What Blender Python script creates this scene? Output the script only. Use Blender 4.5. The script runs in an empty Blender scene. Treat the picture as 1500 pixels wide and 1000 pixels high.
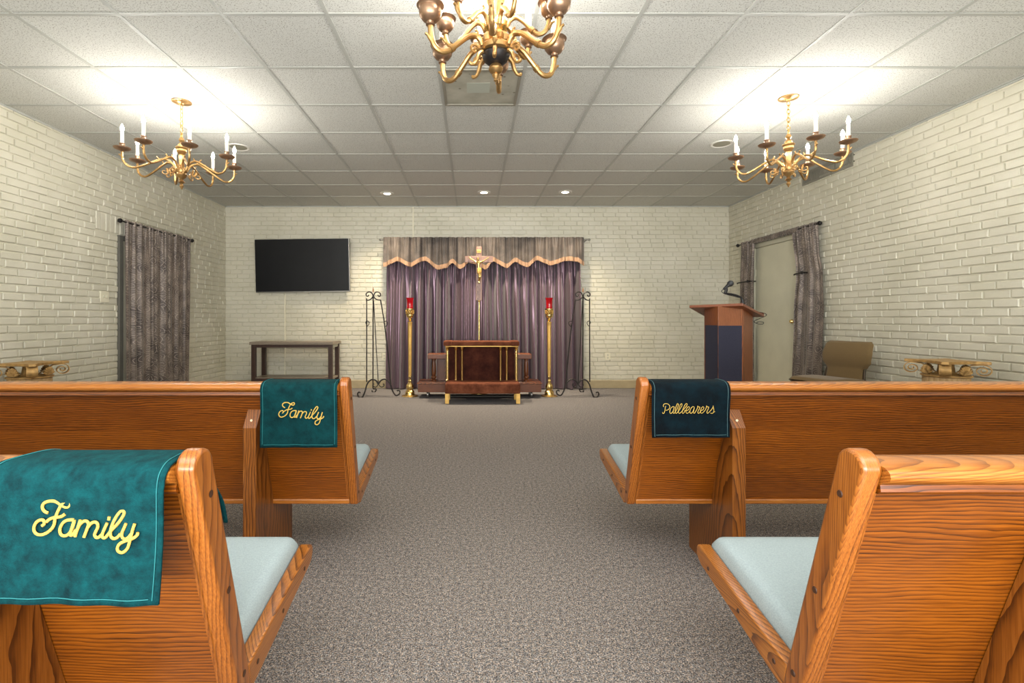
import bpy, math, random
from mathutils import Vector, Matrix
R = math.radians
PI = math.pi
random.seed(7)
C = bpy.context.scene.collection
CAMZ = 1.09
F = 720.0

def P(px, py, Y):
    """point at depth Y seen at pixel (px, py) of the 1500x1000 photograph"""
    return ((px - 692.0) / F * Y, Y, CAMZ - (py - 467.0) / F * Y)

# ------------------------------------------------------------------ materials
def new_mat(name):
    m = bpy.data.materials.new(name)
    m.use_nodes = True
    nt = m.node_tree
    b = nt.nodes['Principled BSDF']
    return m, nt, b

def N(nt, typ, **kw):
    n = nt.nodes.new(typ)
    for k, v in kw.items():
        setattr(n, k, v)
    return n

def srgb(r, g, b):
    f = lambda c: ((c / 255.0 + 0.055) / 1.055) ** 2.4 if c > 10 else c / 255.0 / 12.92
    return (f(r), f(g), f(b), 1)

def simple(name, col, rough=0.5, metal=0.0, spec=0.5, noise=0.0, nscale=40, bump=0.0, bscale=200, emit=None, estr=0, sheen=0, trans=0, coat=0):
    m, nt, b = new_mat(name)
    b.inputs['Base Color'].default_value = col
    b.inputs['Roughness'].default_value = rough
    b.inputs['Metallic'].default_value = metal
    b.inputs['Specular IOR Level'].default_value = spec
    if sheen:
        b.inputs['Sheen Weight'].default_value = sheen
    if trans:
        b.inputs['Transmission Weight'].default_value = trans
    if coat:
        b.inputs['Coat Weight'].default_value = coat
    if emit:
        b.inputs['Emission Color'].default_value = emit
        b.inputs['Emission Strength'].default_value = estr
    tc = N(nt, 'ShaderNodeTexCoord')
    if noise:
        n = N(nt, 'ShaderNodeTexNoise'); n.inputs['Scale'].default_value = nscale; n.inputs['Detail'].default_value = 4
        nt.links.new(tc.outputs['Object'], n.inputs['Vector'])
        mx = N(nt, 'ShaderNodeMix', data_type='RGBA')
        c1 = tuple(c * (1 - noise) for c in col[:3]) + (1,); c2 = tuple(min(1, c * (1 + noise)) for c in col[:3]) + (1,)
        mr = N(nt, 'ShaderNodeMapRange'); mr.inputs[1].default_value = .3; mr.inputs[2].default_value = .7
        nt.links.new(n.outputs['Fac'], mr.inputs[0])
        mx.inputs[6].default_value = c1; mx.inputs[7].default_value = c2
        nt.links.new(mr.outputs[0], mx.inputs[0]); nt.links.new(mx.outputs[2], b.inputs['Base Color'])
    if bump:
        n2 = N(nt, 'ShaderNodeTexNoise'); n2.inputs['Scale'].default_value = bscale; n2.inputs['Detail'].default_value = 3
        nt.links.new(tc.outputs['Object'], n2.inputs['Vector'])
        bp = N(nt, 'ShaderNodeBump'); bp.inputs['Strength'].default_value = bump; bp.inputs['Distance'].default_value = .004
        nt.links.new(n2.outputs['Fac'], bp.inputs['Height']); nt.links.new(bp.outputs[0], b.inputs['Normal'])
    return m

def ramp(nt, stops):
    r = N(nt, 'ShaderNodeValToRGB')
    e = r.color_ramp.elements
    e[0].position, e[0].color = stops[0]
    e[1].position, e[1].color = stops[1]
    for p, c in stops[2:]:
        k = e.new(p); k.color = c
    return r

def math_node(nt, op, a=None, b=None, va=None, vb=None):
    n = N(nt, 'ShaderNodeMath', operation=op)
    if a is not None: nt.links.new(a, n.inputs[0])
    elif va is not None: n.inputs[0].default_value = va
    if b is not None: nt.links.new(b, n.inputs[1])
    elif vb is not None: n.inputs[1].default_value = vb
    return n.outputs[0]

def wood(name, dark, mid, light, axis='X', board=0.16, ring=78, rough=0.32, bandvar=.35, seed=0, strength=1.0):
    """oak: axis is the grain direction, boards are glued side by side across it"""
    m, nt, b = new_mat(name)
    L = nt.links.new
    tc = N(nt, 'ShaderNodeTexCoord')
    sp = N(nt, 'ShaderNodeSeparateXYZ'); L(tc.outputs['Object'], sp.inputs[0])
    ax = {'X': (0, 2, 1), 'Z': (2, 0, 1), 'Y': (1, 2, 0)}[axis]
    g, c1, c2 = (sp.outputs[i] for i in ax)
    cs = math_node(nt, 'ADD', c1, math_node(nt, 'MULTIPLY', c2, vb=.35))
    bi = math_node(nt, 'FLOOR', math_node(nt, 'DIVIDE', math_node(nt, 'ADD', cs, vb=3.03 + seed * .037), vb=board))
    wn = N(nt, 'ShaderNodeTexWhiteNoise', noise_dimensions='1D'); L(bi, wn.inputs['W'])
    wn2 = N(nt, 'ShaderNodeTexWhiteNoise', noise_dimensions='1D'); L(math_node(nt, 'ADD', bi, vb=17.3), wn2.inputs['W'])
    loc = math_node(nt, 'SUBTRACT', math_node(nt, 'ADD', cs, vb=3.03 + seed * .037), math_node(nt, 'MULTIPLY', bi, vb=board))
    loc = math_node(nt, 'SUBTRACT', loc, math_node(nt, 'MULTIPLY', math_node(nt, 'ADD', math_node(nt, 'MULTIPLY', wn2.outputs['Value'], vb=.5), vb=.25), vb=board))
    gs = math_node(nt, 'ADD', g, math_node(nt, 'MULTIPLY', wn.outputs['Value'], vb=7.0))
    cb = N(nt, 'ShaderNodeCombineXYZ')
    L(math_node(nt, 'MULTIPLY', gs, vb=2.2), cb.inputs[0])
    L(math_node(nt, 'MULTIPLY', cs, vb=9.0), cb.inputs[1]); L(math_node(nt, 'MULTIPLY', c2, vb=2.0), cb.inputs[2])
    n1 = N(nt, 'ShaderNodeTexNoise'); n1.inputs['Scale'].default_value = 1.0; n1.inputs['Detail'].default_value = 4; n1.inputs['Roughness'].default_value = .5
    L(cb.outputs[0], n1.inputs['Vector'])
    # flat-sawn boards: nested arches along the grain; quarter-sawn boards: straight lines
    arch = math_node(nt, 'ADD', math_node(nt, 'MULTIPLY', math_node(nt, 'MULTIPLY', loc, loc), vb=ring * 22.0), math_node(nt, 'MULTIPLY', gs, vb=ring * .15))
    arch = math_node(nt, 'ADD', arch, math_node(nt, 'MULTIPLY', n1.outputs['Fac'], vb=5.0))
    strt = math_node(nt, 'ADD', math_node(nt, 'MULTIPLY', cs, vb=ring * 1.6), math_node(nt, 'MULTIPLY', n1.outputs['Fac'], vb=6.0))
    w_ = math_node(nt, 'GREATER_THAN', wn2.outputs['Value'], vb=.3)
    t = math_node(nt, 'ADD', math_node(nt, 'MULTIPLY', arch, w_), math_node(nt, 'MULTIPLY', strt, math_node(nt, 'SUBTRACT', w_, va=None, vb=1.0)))
    fr = math_node(nt, 'FRACT', t)
    lines = math_node(nt, 'POWER', fr, vb=2.6)
    # fine pores
    cb2 = N(nt, 'ShaderNodeCombineXYZ')
    L(math_node(nt, 'MULTIPLY', g, vb=14.0), cb2.inputs[0]); L(math_node(nt, 'MULTIPLY', c1, vb=420.0), cb2.inputs[1]); L(math_node(nt, 'MULTIPLY', c2, vb=420.0), cb2.inputs[2])
    n2 = N(nt, 'ShaderNodeTexNoise'); n2.inputs['Scale'].default_value = 1.0; n2.inputs['Detail'].default_value = 2
    L(cb2.outputs[0], n2.inputs['Vector'])
    v = math_node(nt, 'ADD', math_node(nt, 'MULTIPLY', lines, vb=.58 * strength), math_node(nt, 'MULTIPLY', n2.outputs['Fac'], vb=.70))
    v = math_node(nt, 'ADD', v, math_node(nt, 'MULTIPLY', math_node(nt, 'SUBTRACT', wn.outputs['Value'], vb=.5), vb=bandvar))
    v = math_node(nt, 'ADD', v, math_node(nt, 'MULTIPLY', math_node(nt, 'SUBTRACT', n1.outputs['Fac'], vb=.5), vb=.30))
    rp = ramp(nt, [(0.18, light), (0.88, dark), (0.48, mid)])
    L(v, rp.inputs['Fac'])
    L(rp.outputs['Color'], b.inputs['Base Color'])
    b.inputs['Roughness'].default_value = rough
    b.inputs['Coat Weight'].default_value = .25
    b.inputs['Coat Roughness'].default_value = .2
    bp = N(nt, 'ShaderNodeBump'); bp.inputs['Strength'].default_value = .12; bp.inputs['Distance'].default_value = .001
    L(n2.outputs['Fac'], bp.inputs['Height']); L(bp.outputs[0], b.inputs['Normal'])
    return m

M = {}
OD, OM, OL = srgb(48, 20, 2), srgb(112, 56, 6), srgb(146, 79, 15)
M['oak_x'] = wood('oak_panel', OD, OM, OL, 'X', .15, bandvar=.5)
M['oak_y'] = wood('oak_rail', srgb(84, 42, 8), srgb(146, 84, 24), srgb(176, 112, 46), 'Y', .3, bandvar=.1)
M['oak_rx'] = wood('oak_cap', srgb(84, 42, 8), srgb(148, 84, 24), srgb(182, 116, 46), 'X', .3, ring=130, bandvar=.1, strength=.7)
M['oak_z'] = wood('oak_upright', srgb(72, 34, 6), srgb(136, 74, 20), srgb(164, 98, 36), 'Z', .3, ring=70, bandvar=.12, strength=.7)
M['oak_leg'] = wood('oak_leg_board', srgb(70, 34, 6), srgb(122, 68, 18), srgb(150, 90, 32), 'Z', .3, ring=55, bandvar=.12, seed=3)
M['walnut'] = wood('walnut', srgb(44, 18, 4), srgb(108, 54, 18), srgb(146, 82, 36), 'X', .3, rough=.4, bandvar=.1)
M['walnut_z'] = wood('walnut_upright', srgb(44, 18, 4), srgb(98, 50, 18), srgb(130, 74, 34), 'Z', .3, rough=.4, bandvar=.1)
M['lectern_z'] = wood('lectern_oak', srgb(84, 40, 18), srgb(134, 74, 38), srgb(160, 98, 56), 'Z', .4, ring=40, rough=.4, bandvar=.08)
M['lectern_x'] = wood('lectern_board', srgb(80, 42, 24), srgb(128, 70, 42), srgb(156, 92, 60), 'X', .4, rough=.4, bandvar=.08)
M['cross'] = wood('cross_wood', srgb(84, 58, 48), srgb(124, 92, 78), srgb(146, 114, 98), 'Z', .4, rough=.5, bandvar=.05)
M['table_top'] = wood('greyed_wood', srgb(92, 82, 70), srgb(136, 122, 104), srgb(164, 150, 130), 'X', .4, rough=.5, bandvar=.05)
M['table_leg'] = simple('dark_brown_wood', srgb(62, 42, 32), .45, noise=.15)

# painted brick
def brickpaint():
    m, nt, b = new_mat('painted_brick')
    L = nt.links.new
    tc = N(nt, 'ShaderNodeTexCoord')
    n = N(nt, 'ShaderNodeTexNoise'); n.inputs['Scale'].default_value = 2.2; n.inputs['Detail'].default_value = 5
    L(tc.outputs['Object'], n.inputs['Vector'])
    rp = ramp(nt, [(.3, srgb(204, 199, 178)), (.7, srgb(216, 211, 193))])
    L(n.outputs['Fac'], rp.inputs['Fac']); L(rp.outputs['Color'], b.inputs['Base Color'])
    b.inputs['Roughness'].default_value = .42
    n2 = N(nt, 'ShaderNodeTexNoise'); n2.inputs['Scale'].default_value = 45; n2.inputs['Detail'].default_value = 5; n2.inputs['Roughness'].default_value = .6
    L(tc.outputs['Object'], n2.inputs['Vector'])
    bp = N(nt, 'ShaderNodeBump'); bp.inputs['Strength'].default_value = .3; bp.inputs['Distance'].default_value = .004
    L(n2.outputs['Fac'], bp.inputs['Height']); L(bp.outputs[0], b.inputs['Normal'])
    return m
M['brick'] = brickpaint()

def tile_mat():
    m, nt, b = new_mat('acoustic_tile')
    L = nt.links.new
    tc = N(nt, 'ShaderNodeTexCoord')
    n = N(nt, 'ShaderNodeTexNoise'); n.inputs['Scale'].default_value = 130; n.inputs['Detail'].default_value = 2
    L(tc.outputs['Object'], n.inputs['Vector'])
    rp = ramp(nt, [(.33, srgb(140, 136, 124)), (.44, srgb(206, 205, 197))])
    L(n.outputs['Fac'], rp.inputs['Fac'])
    # tile to tile tone
    mp = N(nt, 'ShaderNodeMapping'); mp.inputs['Location'].default_value = (.239, -7.75 + .61 * 20, 0)
    L(tc.outputs['Object'], mp.inputs['Vector'])
    sn = N(nt, 'ShaderNodeVectorMath', operation='SNAP'); sn.inputs[1].default_value = (.61, .61, 10)
    L(mp.outputs[0], sn.inputs[0])
    wn = N(nt, 'ShaderNodeTexWhiteNoise'); L(sn.outputs[0], wn.inputs['Vector'])
    mr = N(nt, 'ShaderNodeMapRange'); mr.inputs[3].default_value = .93; mr.inputs[4].default_value = 1.03
    L(wn.outputs['Value'], mr.inputs[0])
    hs = N(nt, 'ShaderNodeHueSaturation'); L(mr.outputs[0], hs.inputs['Value']); L(rp.outputs['Color'], hs.inputs['Color'])
    L(hs.outputs['Color'], b.inputs['Base Color'])
    b.inputs['Roughness'].default_value = .9
    bp = N(nt, 'ShaderNodeBump'); bp.inputs['Strength'].default_value = .3; bp.inputs['Distance'].default_value = .003
    L(n.outputs['Fac'], bp.inputs['Height']); L(bp.outputs[0], b.inputs['Normal'])
    return m
M['tile'] = tile_mat()
M['tbar'] = simple('ceiling_bar_paint', srgb(176, 176, 168), .5)

def carpet():
    m, nt, b = new_mat('loop_carpet')
    L = nt.links.new
    tc = N(nt, 'ShaderNodeTexCoord')
    n = N(nt, 'ShaderNodeTexNoise'); n.inputs['Scale'].default_value = 210; n.inputs['Detail'].default_value = 2; n.inputs['Roughness'].default_value = .6
    L(tc.outputs['Object'], n.inputs['Vector'])
    n3 = N(nt, 'ShaderNodeTexNoise'); n3.inputs['Scale'].default_value = 60; n3.inputs['Detail'].default_value = 3
    L(tc.outputs['Object'], n3.inputs['Vector'])
    ad = math_node(nt, 'ADD', math_node(nt, 'MULTIPLY', n.outputs['Fac'], vb=.75), math_node(nt, 'MULTIPLY', n3.outputs['Fac'], vb=.25))
    rp = ramp(nt, [(.34, srgb(40, 38, 38)), (.68, srgb(206, 193, 178)), (.45, srgb(96, 90, 85)), (.55, srgb(142, 133, 125))])
    L(ad, rp.inputs['Fac'])
    n4 = N(nt, 'ShaderNodeTexNoise'); n4.inputs['Scale'].default_value = 120; n4.inputs['Detail'].default_value = 1
    L(tc.outputs['Object'], n4.inputs['Vector'])
    mx = N(nt, 'ShaderNodeMix', data_type='RGBA', blend_type='MULTIPLY')
    r2 = ramp(nt, [(.42, (.82, .95, 1.1, 1)), (.58, (1.1, .98, .88, 1))]); L(n4.outputs['Fac'], r2.inputs['Fac'])
    mx.inputs[0].default_value = .6; L(rp.outputs['Color'], mx.inputs[6]); L(r2.outputs['Color'], mx.inputs[7])
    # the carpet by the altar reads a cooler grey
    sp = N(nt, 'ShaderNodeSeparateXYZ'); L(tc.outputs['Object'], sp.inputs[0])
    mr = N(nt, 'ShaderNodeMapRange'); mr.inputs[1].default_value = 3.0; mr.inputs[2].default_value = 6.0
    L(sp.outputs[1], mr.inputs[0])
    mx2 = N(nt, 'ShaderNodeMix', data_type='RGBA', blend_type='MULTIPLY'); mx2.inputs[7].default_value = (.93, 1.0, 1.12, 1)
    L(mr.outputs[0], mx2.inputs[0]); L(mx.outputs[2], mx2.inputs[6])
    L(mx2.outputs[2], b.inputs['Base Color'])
    b.inputs['Roughness'].default_value = 1; b.inputs['Specular IOR Level'].default_value = .1
    bp = N(nt, 'ShaderNodeBump'); bp.inputs['Strength'].default_value = .8; bp.inputs['Distance'].default_value = .005
    L(n.outputs['Fac'], bp.inputs['Height']); L(bp.outputs[0], b.inputs['Normal'])
    return m
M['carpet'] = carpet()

def velvet(name, dark, light, scale=9, hi=(.4, .72)):
    m, nt, b = new_mat(name)
    L = nt.links.new
    tc = N(nt, 'ShaderNodeTexCoord')
    n = N(nt, 'ShaderNodeTexNoise'); n.inputs['Scale'].default_value = scale; n.inputs['Detail'].default_value = 8; n.inputs['Roughness'].default_value = .72
    L(tc.outputs['Object'], n.inputs['Vector'])
    rp = ramp(nt, [(hi[0], dark), (hi[1], light)]); L(n.outputs['Fac'], rp.inputs['Fac']); L(rp.outputs['Color'], b.inputs['Base Color'])
    b.inputs['Roughness'].default_value = .9; b.inputs['Specular IOR Level'].default_value = .15
    b.inputs['Sheen Weight'].default_value = .22; b.inputs['Sheen Roughness'].default_value = .35
    b.inputs['Sheen Tint'].default_value = light
    n2 = N(nt, 'ShaderNodeTexNoise'); n2.inputs['Scale'].default_value = 500
    L(tc.outputs['Object'], n2.inputs['Vector'])
    bp = N(nt, 'ShaderNodeBump'); bp.inputs['Strength'].default_value = .5; bp.inputs['Distance'].default_value = .002
    L(n2.outputs['Fac'], bp.inputs['Height']); L(bp.outputs[0], b.inputs['Normal'])
    return m
M['teal'] = velvet('teal_velvet', srgb(0, 30, 34), srgb(3, 74, 77), 34, (.3, .78))
M['teal_dark'] = velvet('dark_teal_velvet', srgb(0, 7, 12), srgb(2, 28, 36), 10)
M['teal_mid'] = velvet('mid_teal_velvet', srgb(0, 30, 33), srgb(3, 60, 62), 26, (.3, .78))
M['rust'] = velvet('rust_velvet', srgb(84, 44, 28), srgb(132, 78, 54), 6)
M['brown_velvet'] = velvet('brown_velvet', srgb(46, 20, 14), srgb(92, 48, 34), 6, (.4, .8))
M['gold_thread'] = simple('gold_thread', srgb(190, 156, 68), .5, bump=.5, bscale=500)
M['stitch'] = simple('pale_stitch', srgb(30, 112, 114), .6)
M['stitch_pale'] = simple('grey_stitch', srgb(70, 104, 108), .6)
M['seat'] = simple('pale_blue_weave', srgb(150, 162, 163), .85, noise=.10, nscale=260, bump=.35, bscale=420)
M['brass'] = simple('brass', srgb(232, 200, 130), .26, 1, noise=.12, nscale=25)
M['brass_matte'] = simple('satin_brass', srgb(222, 180, 100), .5, .6, noise=.1, nscale=20)
M['old_brass'] = simple('aged_brass', srgb(180, 142, 90), .36, .9, noise=.3, nscale=18)
M['bronze'] = simple('dark_bronze', srgb(160, 128, 102), .36, .8, noise=.25, nscale=25)
M['iron'] = simple('wrought_iron', srgb(46, 42, 40), .45, .6)
M['copper'] = simple('copper_tip', srgb(176, 128, 90), .4, .7)
M['black'] = simple('black_plastic', srgb(16, 16, 18), .45)
M['rod'] = simple('black_rod', srgb(30, 27, 26), .4, .4)
M['hole'] = simple('dark_plug', srgb(62, 34, 14), .6)
M['pale_plug'] = simple('pale_plug', srgb(226, 206, 170), .5)
M['white'] = simple('white_plastic', srgb(226, 220, 196), .4)
M['cream'] = simple('cream_door_paint', srgb(208, 204, 180), .4, noise=.04, nscale=5)
M['casing'] = simple('casing_paint', srgb(196, 192, 170), .4)
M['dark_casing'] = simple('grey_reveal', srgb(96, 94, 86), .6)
M['baseboard'] = simple('tan_baseboard', srgb(172, 156, 122), .6, noise=.1, nscale=6)
M['screen'] = simple('tv_screen', srgb(14, 15, 17), .4, spec=.25, noise=.2, nscale=6)
M['bezel'] = simple('silver_bezel', srgb(150, 148, 142), .3, .8)
M['glass_red'] = simple('red_glass', srgb(165, 4, 20), .12, emit=srgb(170, 0, 16), estr=.12, coat=.5)
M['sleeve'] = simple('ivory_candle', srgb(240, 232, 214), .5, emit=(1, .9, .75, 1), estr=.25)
M['bulb'] = simple('lit_bulb', (1, 1, 1, 1), .3, emit=(1, .96, .89, 1), estr=330)
M['bulb_soft'] = simple('lit_bulb_soft', (1, 1, 1, 1), .3, emit=(1, .96, .89, 1), estr=190)
M['downlight'] = simple('downlight_lens', (1, 1, 1, 1), .3, emit=(1, .86, .66, 1), estr=16)
M['ring'] = simple('white_ring', srgb(214, 210, 200), .4)
M['speaker'] = simple('speaker_cover', srgb(150, 146, 128), .7)
M['grille'] = simple('vent_metal', srgb(150, 146, 132), .5, .3)
M['ventdark'] = simple('vent_dark', srgb(46, 42, 36), .8)
M['gilt'] = simple('old_gilt', srgb(180, 142, 86), .5, .35, noise=.3, nscale=30, bump=.3, bscale=80)
M['gilt_shaft'] = simple('pale_gilt', srgb(186, 154, 108), .6, .15, noise=.15, nscale=20)
M['olive'] = simple('olive_brown_fabric', srgb(112, 90, 54), .9, noise=.08, nscale=200, bump=.2, bscale=400, sheen=.2)
M['chair_leg'] = simple('brown_metal', srgb(70, 58, 44), .4, .6)
M['navy'] = simple('navy_speaker_cloth', srgb(40, 40, 56), .9, noise=.12, nscale=120)
M['cable'] = simple('black_cable', srgb(24, 22, 22), .5)
M['mesh_metal'] = simple('mic_mesh', srgb(70, 72, 74), .4, .8, bump=.6, bscale=600)
M['fringe'] = simple('tan_fringe', srgb(158, 126, 100), .8, noise=.25, nscale=90)
M['label_paper'] = simple('pale_label', srgb(178, 182, 168), .6)

def vent_panel():
    m, nt, b = new_mat('stained_panel')
    L = nt.links.new
    tc = N(nt, 'ShaderNodeTexCoord')
    n = N(nt, 'ShaderNodeTexNoise'); n.inputs['Scale'].default_value = 5; n.inputs['Detail'].default_value = 6
    L(tc.outputs['Object'], n.inputs['Vector'])
    rp = ramp(nt, [(.35, srgb(156, 152, 136)), (.65, srgb(184, 180, 164))]); L(n.outputs['Fac'], rp.inputs['Fac'])
    v = N(nt, 'ShaderNodeTexVoronoi'); v.inputs['Scale'].default_value = 11
    L(tc.outputs['Object'], v.inputs['Vector'])
    r2 = ramp(nt, [(.06, (.45, .42, .38, 1)), (.14, (1, 1, 1, 1))]); L(v.outputs['Distance'], r2.inputs['Fac'])
    mx = N(nt, 'ShaderNodeMix', data_type='RGBA', blend_type='MULTIPLY'); mx.inputs[0].default_value = 1
    L(rp.outputs['Color'], mx.inputs[6]); L(r2.outputs['Color'], mx.inputs[7]); L(mx.outputs[2], b.inputs['Base Color'])
    b.inputs['Roughness'].default_value = .7
    return m
M['stained'] = vent_panel()

def damask(name, plane='YZ', dark=srgb(72, 61, 54), mid=srgb(126, 112, 101), light=srgb(184, 170, 154), scale=8.5):
    m, nt, b = new_mat(name)
    L = nt.links.new
    tc = N(nt, 'ShaderNodeTexCoord')
    sp = N(nt, 'ShaderNodeSeparateXYZ'); L(tc.outputs['Object'], sp.inputs[0])
    cb = N(nt, 'ShaderNodeCombineXYZ')
    L(sp.outputs[1 if plane == 'YZ' else 0], cb.inputs[0]); L(sp.outputs[2], cb.inputs[1])
    v = N(nt, 'ShaderNodeTexVoronoi', voronoi_dimensions='2D'); v.inputs['Scale'].default_value = scale; v.inputs['Randomness'].default_value = .45
    L(cb.outputs[0], v.inputs['Vector'])
    nz = N(nt, 'ShaderNodeTexNoise', noise_dimensions='2D'); nz.inputs['Scale'].default_value = 9; L(cb.outputs[0], nz.inputs['Vector'])
    d = math_node(nt, 'ADD', v.outputs['Distance'], math_node(nt, 'MULTIPLY', nz.outputs['Fac'], vb=.5))
    s = math_node(nt, 'ABSOLUTE', math_node(nt, 'SINE', math_node(nt, 'MULTIPLY', d, vb=17)))
    ln = ramp(nt, [(.08, (1, 1, 1, 1)), (.30, (0, 0, 0, 1))]); L(s, ln.inputs['Fac'])
    n = N(nt, 'ShaderNodeTexNoise'); n.inputs['Scale'].default_value = 7; n.inputs['Detail'].default_value = 4
    L(tc.outputs['Object'], n.inputs['Vector'])
    rp = ramp(nt, [(.35, dark), (.65, mid)]); L(n.outputs['Fac'], rp.inputs['Fac'])
    mx = N(nt, 'ShaderNodeMix', data_type='RGBA'); L(math_node(nt, 'MULTIPLY', ln.outputs['Color'], vb=.8), mx.inputs[0])
    L(rp.outputs['Color'], mx.inputs[6]); mx.inputs[7].default_value = light
    L(mx.outputs[2], b.inputs['Base Color'])
    b.inputs['Roughness'].default_value = .5; b.inputs['Metallic'].default_value = .15; b.inputs['Sheen Weight'].default_value = .25
    return m
M['damask'] = damask('damask_curtain', 'YZ')
M['damask_x'] = damask('damask_valance', 'XZ', srgb(58, 52, 49), srgb(94, 85, 78), srgb(122, 110, 101), 12)

def satin():
    m, nt, b = new_mat('mauve_satin')
    b.inputs['Base Color'].default_value = srgb(112, 90, 100)
    b.inputs['Metallic'].default_value = .6
    b.inputs['Roughness'].default_value = .30
    b.inputs['Sheen Weight'].default_value = .3
    return m
M['satin'] = satin()

# ------------------------------------------------------------------ mesh helpers
ORG = {}
class MB:
    def __init__(s):
        s.v = []; s.f = []
    def add(s, vs, fs):
        o = len(s.v); s.v += [tuple(v) for v in vs]; s.f += [tuple(i + o for i in f) for f in fs]; return s
    def box(s, x0, x1, y0, y1, z0, z1):
        vs = [(x, y, z) for x in (x0, x1) for y in (y0, y1) for z in (z0, z1)]
        return s.add(vs, [(0, 1, 3, 2), (4, 6, 7, 5), (0, 4, 5, 1), (2, 3, 7, 6), (0, 2, 6, 4), (1, 5, 7, 3)])
    def prism(s, poly, axis, a, b):
        """poly: 2-D points in the plane across axis ('X': (y,z); 'Y': (x,z); 'Z': (x,y))"""
        n = len(poly)
        def mk(p, t):
            return {'X': (t, p[0], p[1]), 'Y': (p[0], t, p[1]), 'Z': (p[0], p[1], t)}[axis]
        vs = [mk(p, a) for p in poly] + [mk(p, b) for p in poly]
        fs = [tuple(range(n))[::-1], tuple(range(n, 2 * n))] + [(i, (i + 1) % n, n + (i + 1) % n, n + i) for i in range(n)]
        return s.add(vs, fs)
    def hull(s, bot, top):
        n = len(bot)
        fs = [tuple(range(n))[::-1], tuple(range(n, 2 * n))] + [(i, (i + 1) % n, n + (i + 1) % n, n + i) for i in range(n)]
        return s.add(list(bot) + list(top), fs)
    def lathe(s, prof, c=(0, 0, 0), seg=24, axis='Z', ripple=0, nr=0):
        vs = []; fs = []; n = len(prof)
        for i in range(seg):
            a = 2 * PI * i / seg
            k = 1 + (ripple * math.cos(nr * a) if nr else 0)
            for r, z in prof:
                x, y = r * k * math.cos(a), r * k * math.sin(a)
                if axis == 'Z': p = (c[0] + x, c[1] + y, c[2] + z)
                elif axis == 'Y': p = (c[0] + x, c[1] + z, c[2] + y)
                else: p = (c[0] + z, c[1] + x, c[2] + y)
                vs.append(p)
        for i in range(seg):
            j = (i + 1) % seg
            for k in range(n - 1):
                fs.append((i * n + k, j * n + k, j * n + k + 1, i * n + k + 1))
        if prof[0][0] > 1e-5: fs.append(tuple(i * n for i in range(seg))[::-1])
        if prof[-1][0] > 1e-5: fs.append(tuple(i * n + n - 1 for i in range(seg)))
        return s.add(vs, fs)
    def tube(s, pts, r, sides=8, cyclic=False, flat=None):
        pts = [Vector(p) for p in pts]; n = len(pts)
        rs = r if isinstance(r, (list, tuple)) else [r] * n
        vs = []; fs = []; up = None
        for i, p in enumerate(pts):
            if cyclic: t = pts[(i + 1) % n] - pts[i - 1]
            else: t = pts[min(i + 1, n - 1)] - pts[max(i - 1, 0)]
            if t.length < 1e-9: t = Vector((0, 0, 1))
            t.normalize()
            if up is None:
                up = Vector((0, 0, 1)) if abs(t.z) < .9 else Vector((1, 0, 0))
            u = (up - t * up.dot(t))
            if u.length < 1e-6: u = t.orthogonal()
            u.normalize(); w = t.cross(u); up = u
            for k in range(sides):
                a = 2 * PI * k / sides
                d = u * math.cos(a) * rs[i] + w * math.sin(a) * rs[i]
                if flat is not None:
                    fn = Vector(flat[0]); d = d - fn * d.dot(fn) * (1 - flat[1])
                vs.append(p + d)
        m = n if cyclic else n - 1
        for i in range(m):
            j = (i + 1) % n
            for k in range(sides):
                l = (k + 1) % sides
                fs.append((i * sides + k, i * sides + l, j * sides + l, j * sides + k))
        if not cyclic:
            fs.append(tuple(range(sides))[::-1]); fs.append(tuple((n - 1) * sides + k for k in range(sides)))
        return s.add(vs, fs)
    def band(s, pts, widthvec, th=.004):
        """a flat strip following pts, extruded both ways along widthvec"""
        w = Vector(widthvec); vs = []; fs = []; pts = [Vector(p) for p in pts]; n = len(pts)
        for i, p in enumerate(pts):
            t = (pts[min(i + 1, n - 1)] - pts[max(i - 1, 0)]).normalized()
            nn = t.cross(w.normalized()) * th / 2
            vs += [p - w + nn, p + w + nn, p + w - nn, p - w - nn]
        for i in range(n - 1):
            for k in range(4):
                l = (k + 1) % 4
                fs.append((i * 4 + k, i * 4 + l, i * 4 + 4 + l, i * 4 + 4 + k))
        fs.append((3, 2, 1, 0)); fs.append(tuple((n - 1) * 4 + k for k in range(4)))
        return s.add(vs, fs)
    def grid(s, fn, nu, nv):
        vs = [fn(i / nu, j / nv) for j in range(nv + 1) for i in range(nu + 1)]
        fs = [(j * (nu + 1) + i, j * (nu + 1) + i + 1, (j + 1) * (nu + 1) + i + 1, (j + 1) * (nu + 1) + i) for j in range(nv) for i in range(nu)]
        return s.add(vs, fs)
    def rot(s, ang, c=(0, 0), start=0):
        ca, sa = math.cos(ang), math.sin(ang)
        s.v = s.v[:start] + [(c[0] + (x - c[0]) * ca - (y - c[1]) * sa, c[1] + (x - c[0]) * sa + (y - c[1]) * ca, z) for x, y, z in s.v[start:]]
        return s
    def build(s, name, mat, parent=None, bevel=0, seg=2, solid=0, sharp=35, kind=None, world=True, subsurf=0):
        o3 = ORG.get(parent, Vector((0, 0, 0))) if world else Vector((0, 0, 0))
        me = bpy.data.meshes.new(name)
        me.from_pydata([tuple(Vector(v) - o3) for v in s.v], [], s.f)
        me.validate(); me.update()
        import bmesh
        bm = bmesh.new(); bm.from_mesh(me)
        bmesh.ops.recalc_face_normals(bm, faces=bm.faces)
        bm.to_mesh(me); bm.free()
        for p in me.polygons: p.use_smooth = True
        me.set_sharp_from_angle(angle=R(sharp))
        me.materials.append(M[mat])
        o = bpy.data.objects.new(name, me); C.objects.link(o)
        if parent is not None:
            o.parent = parent; ORG[o] = ORG.get(parent, Vector((0, 0, 0)))
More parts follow.
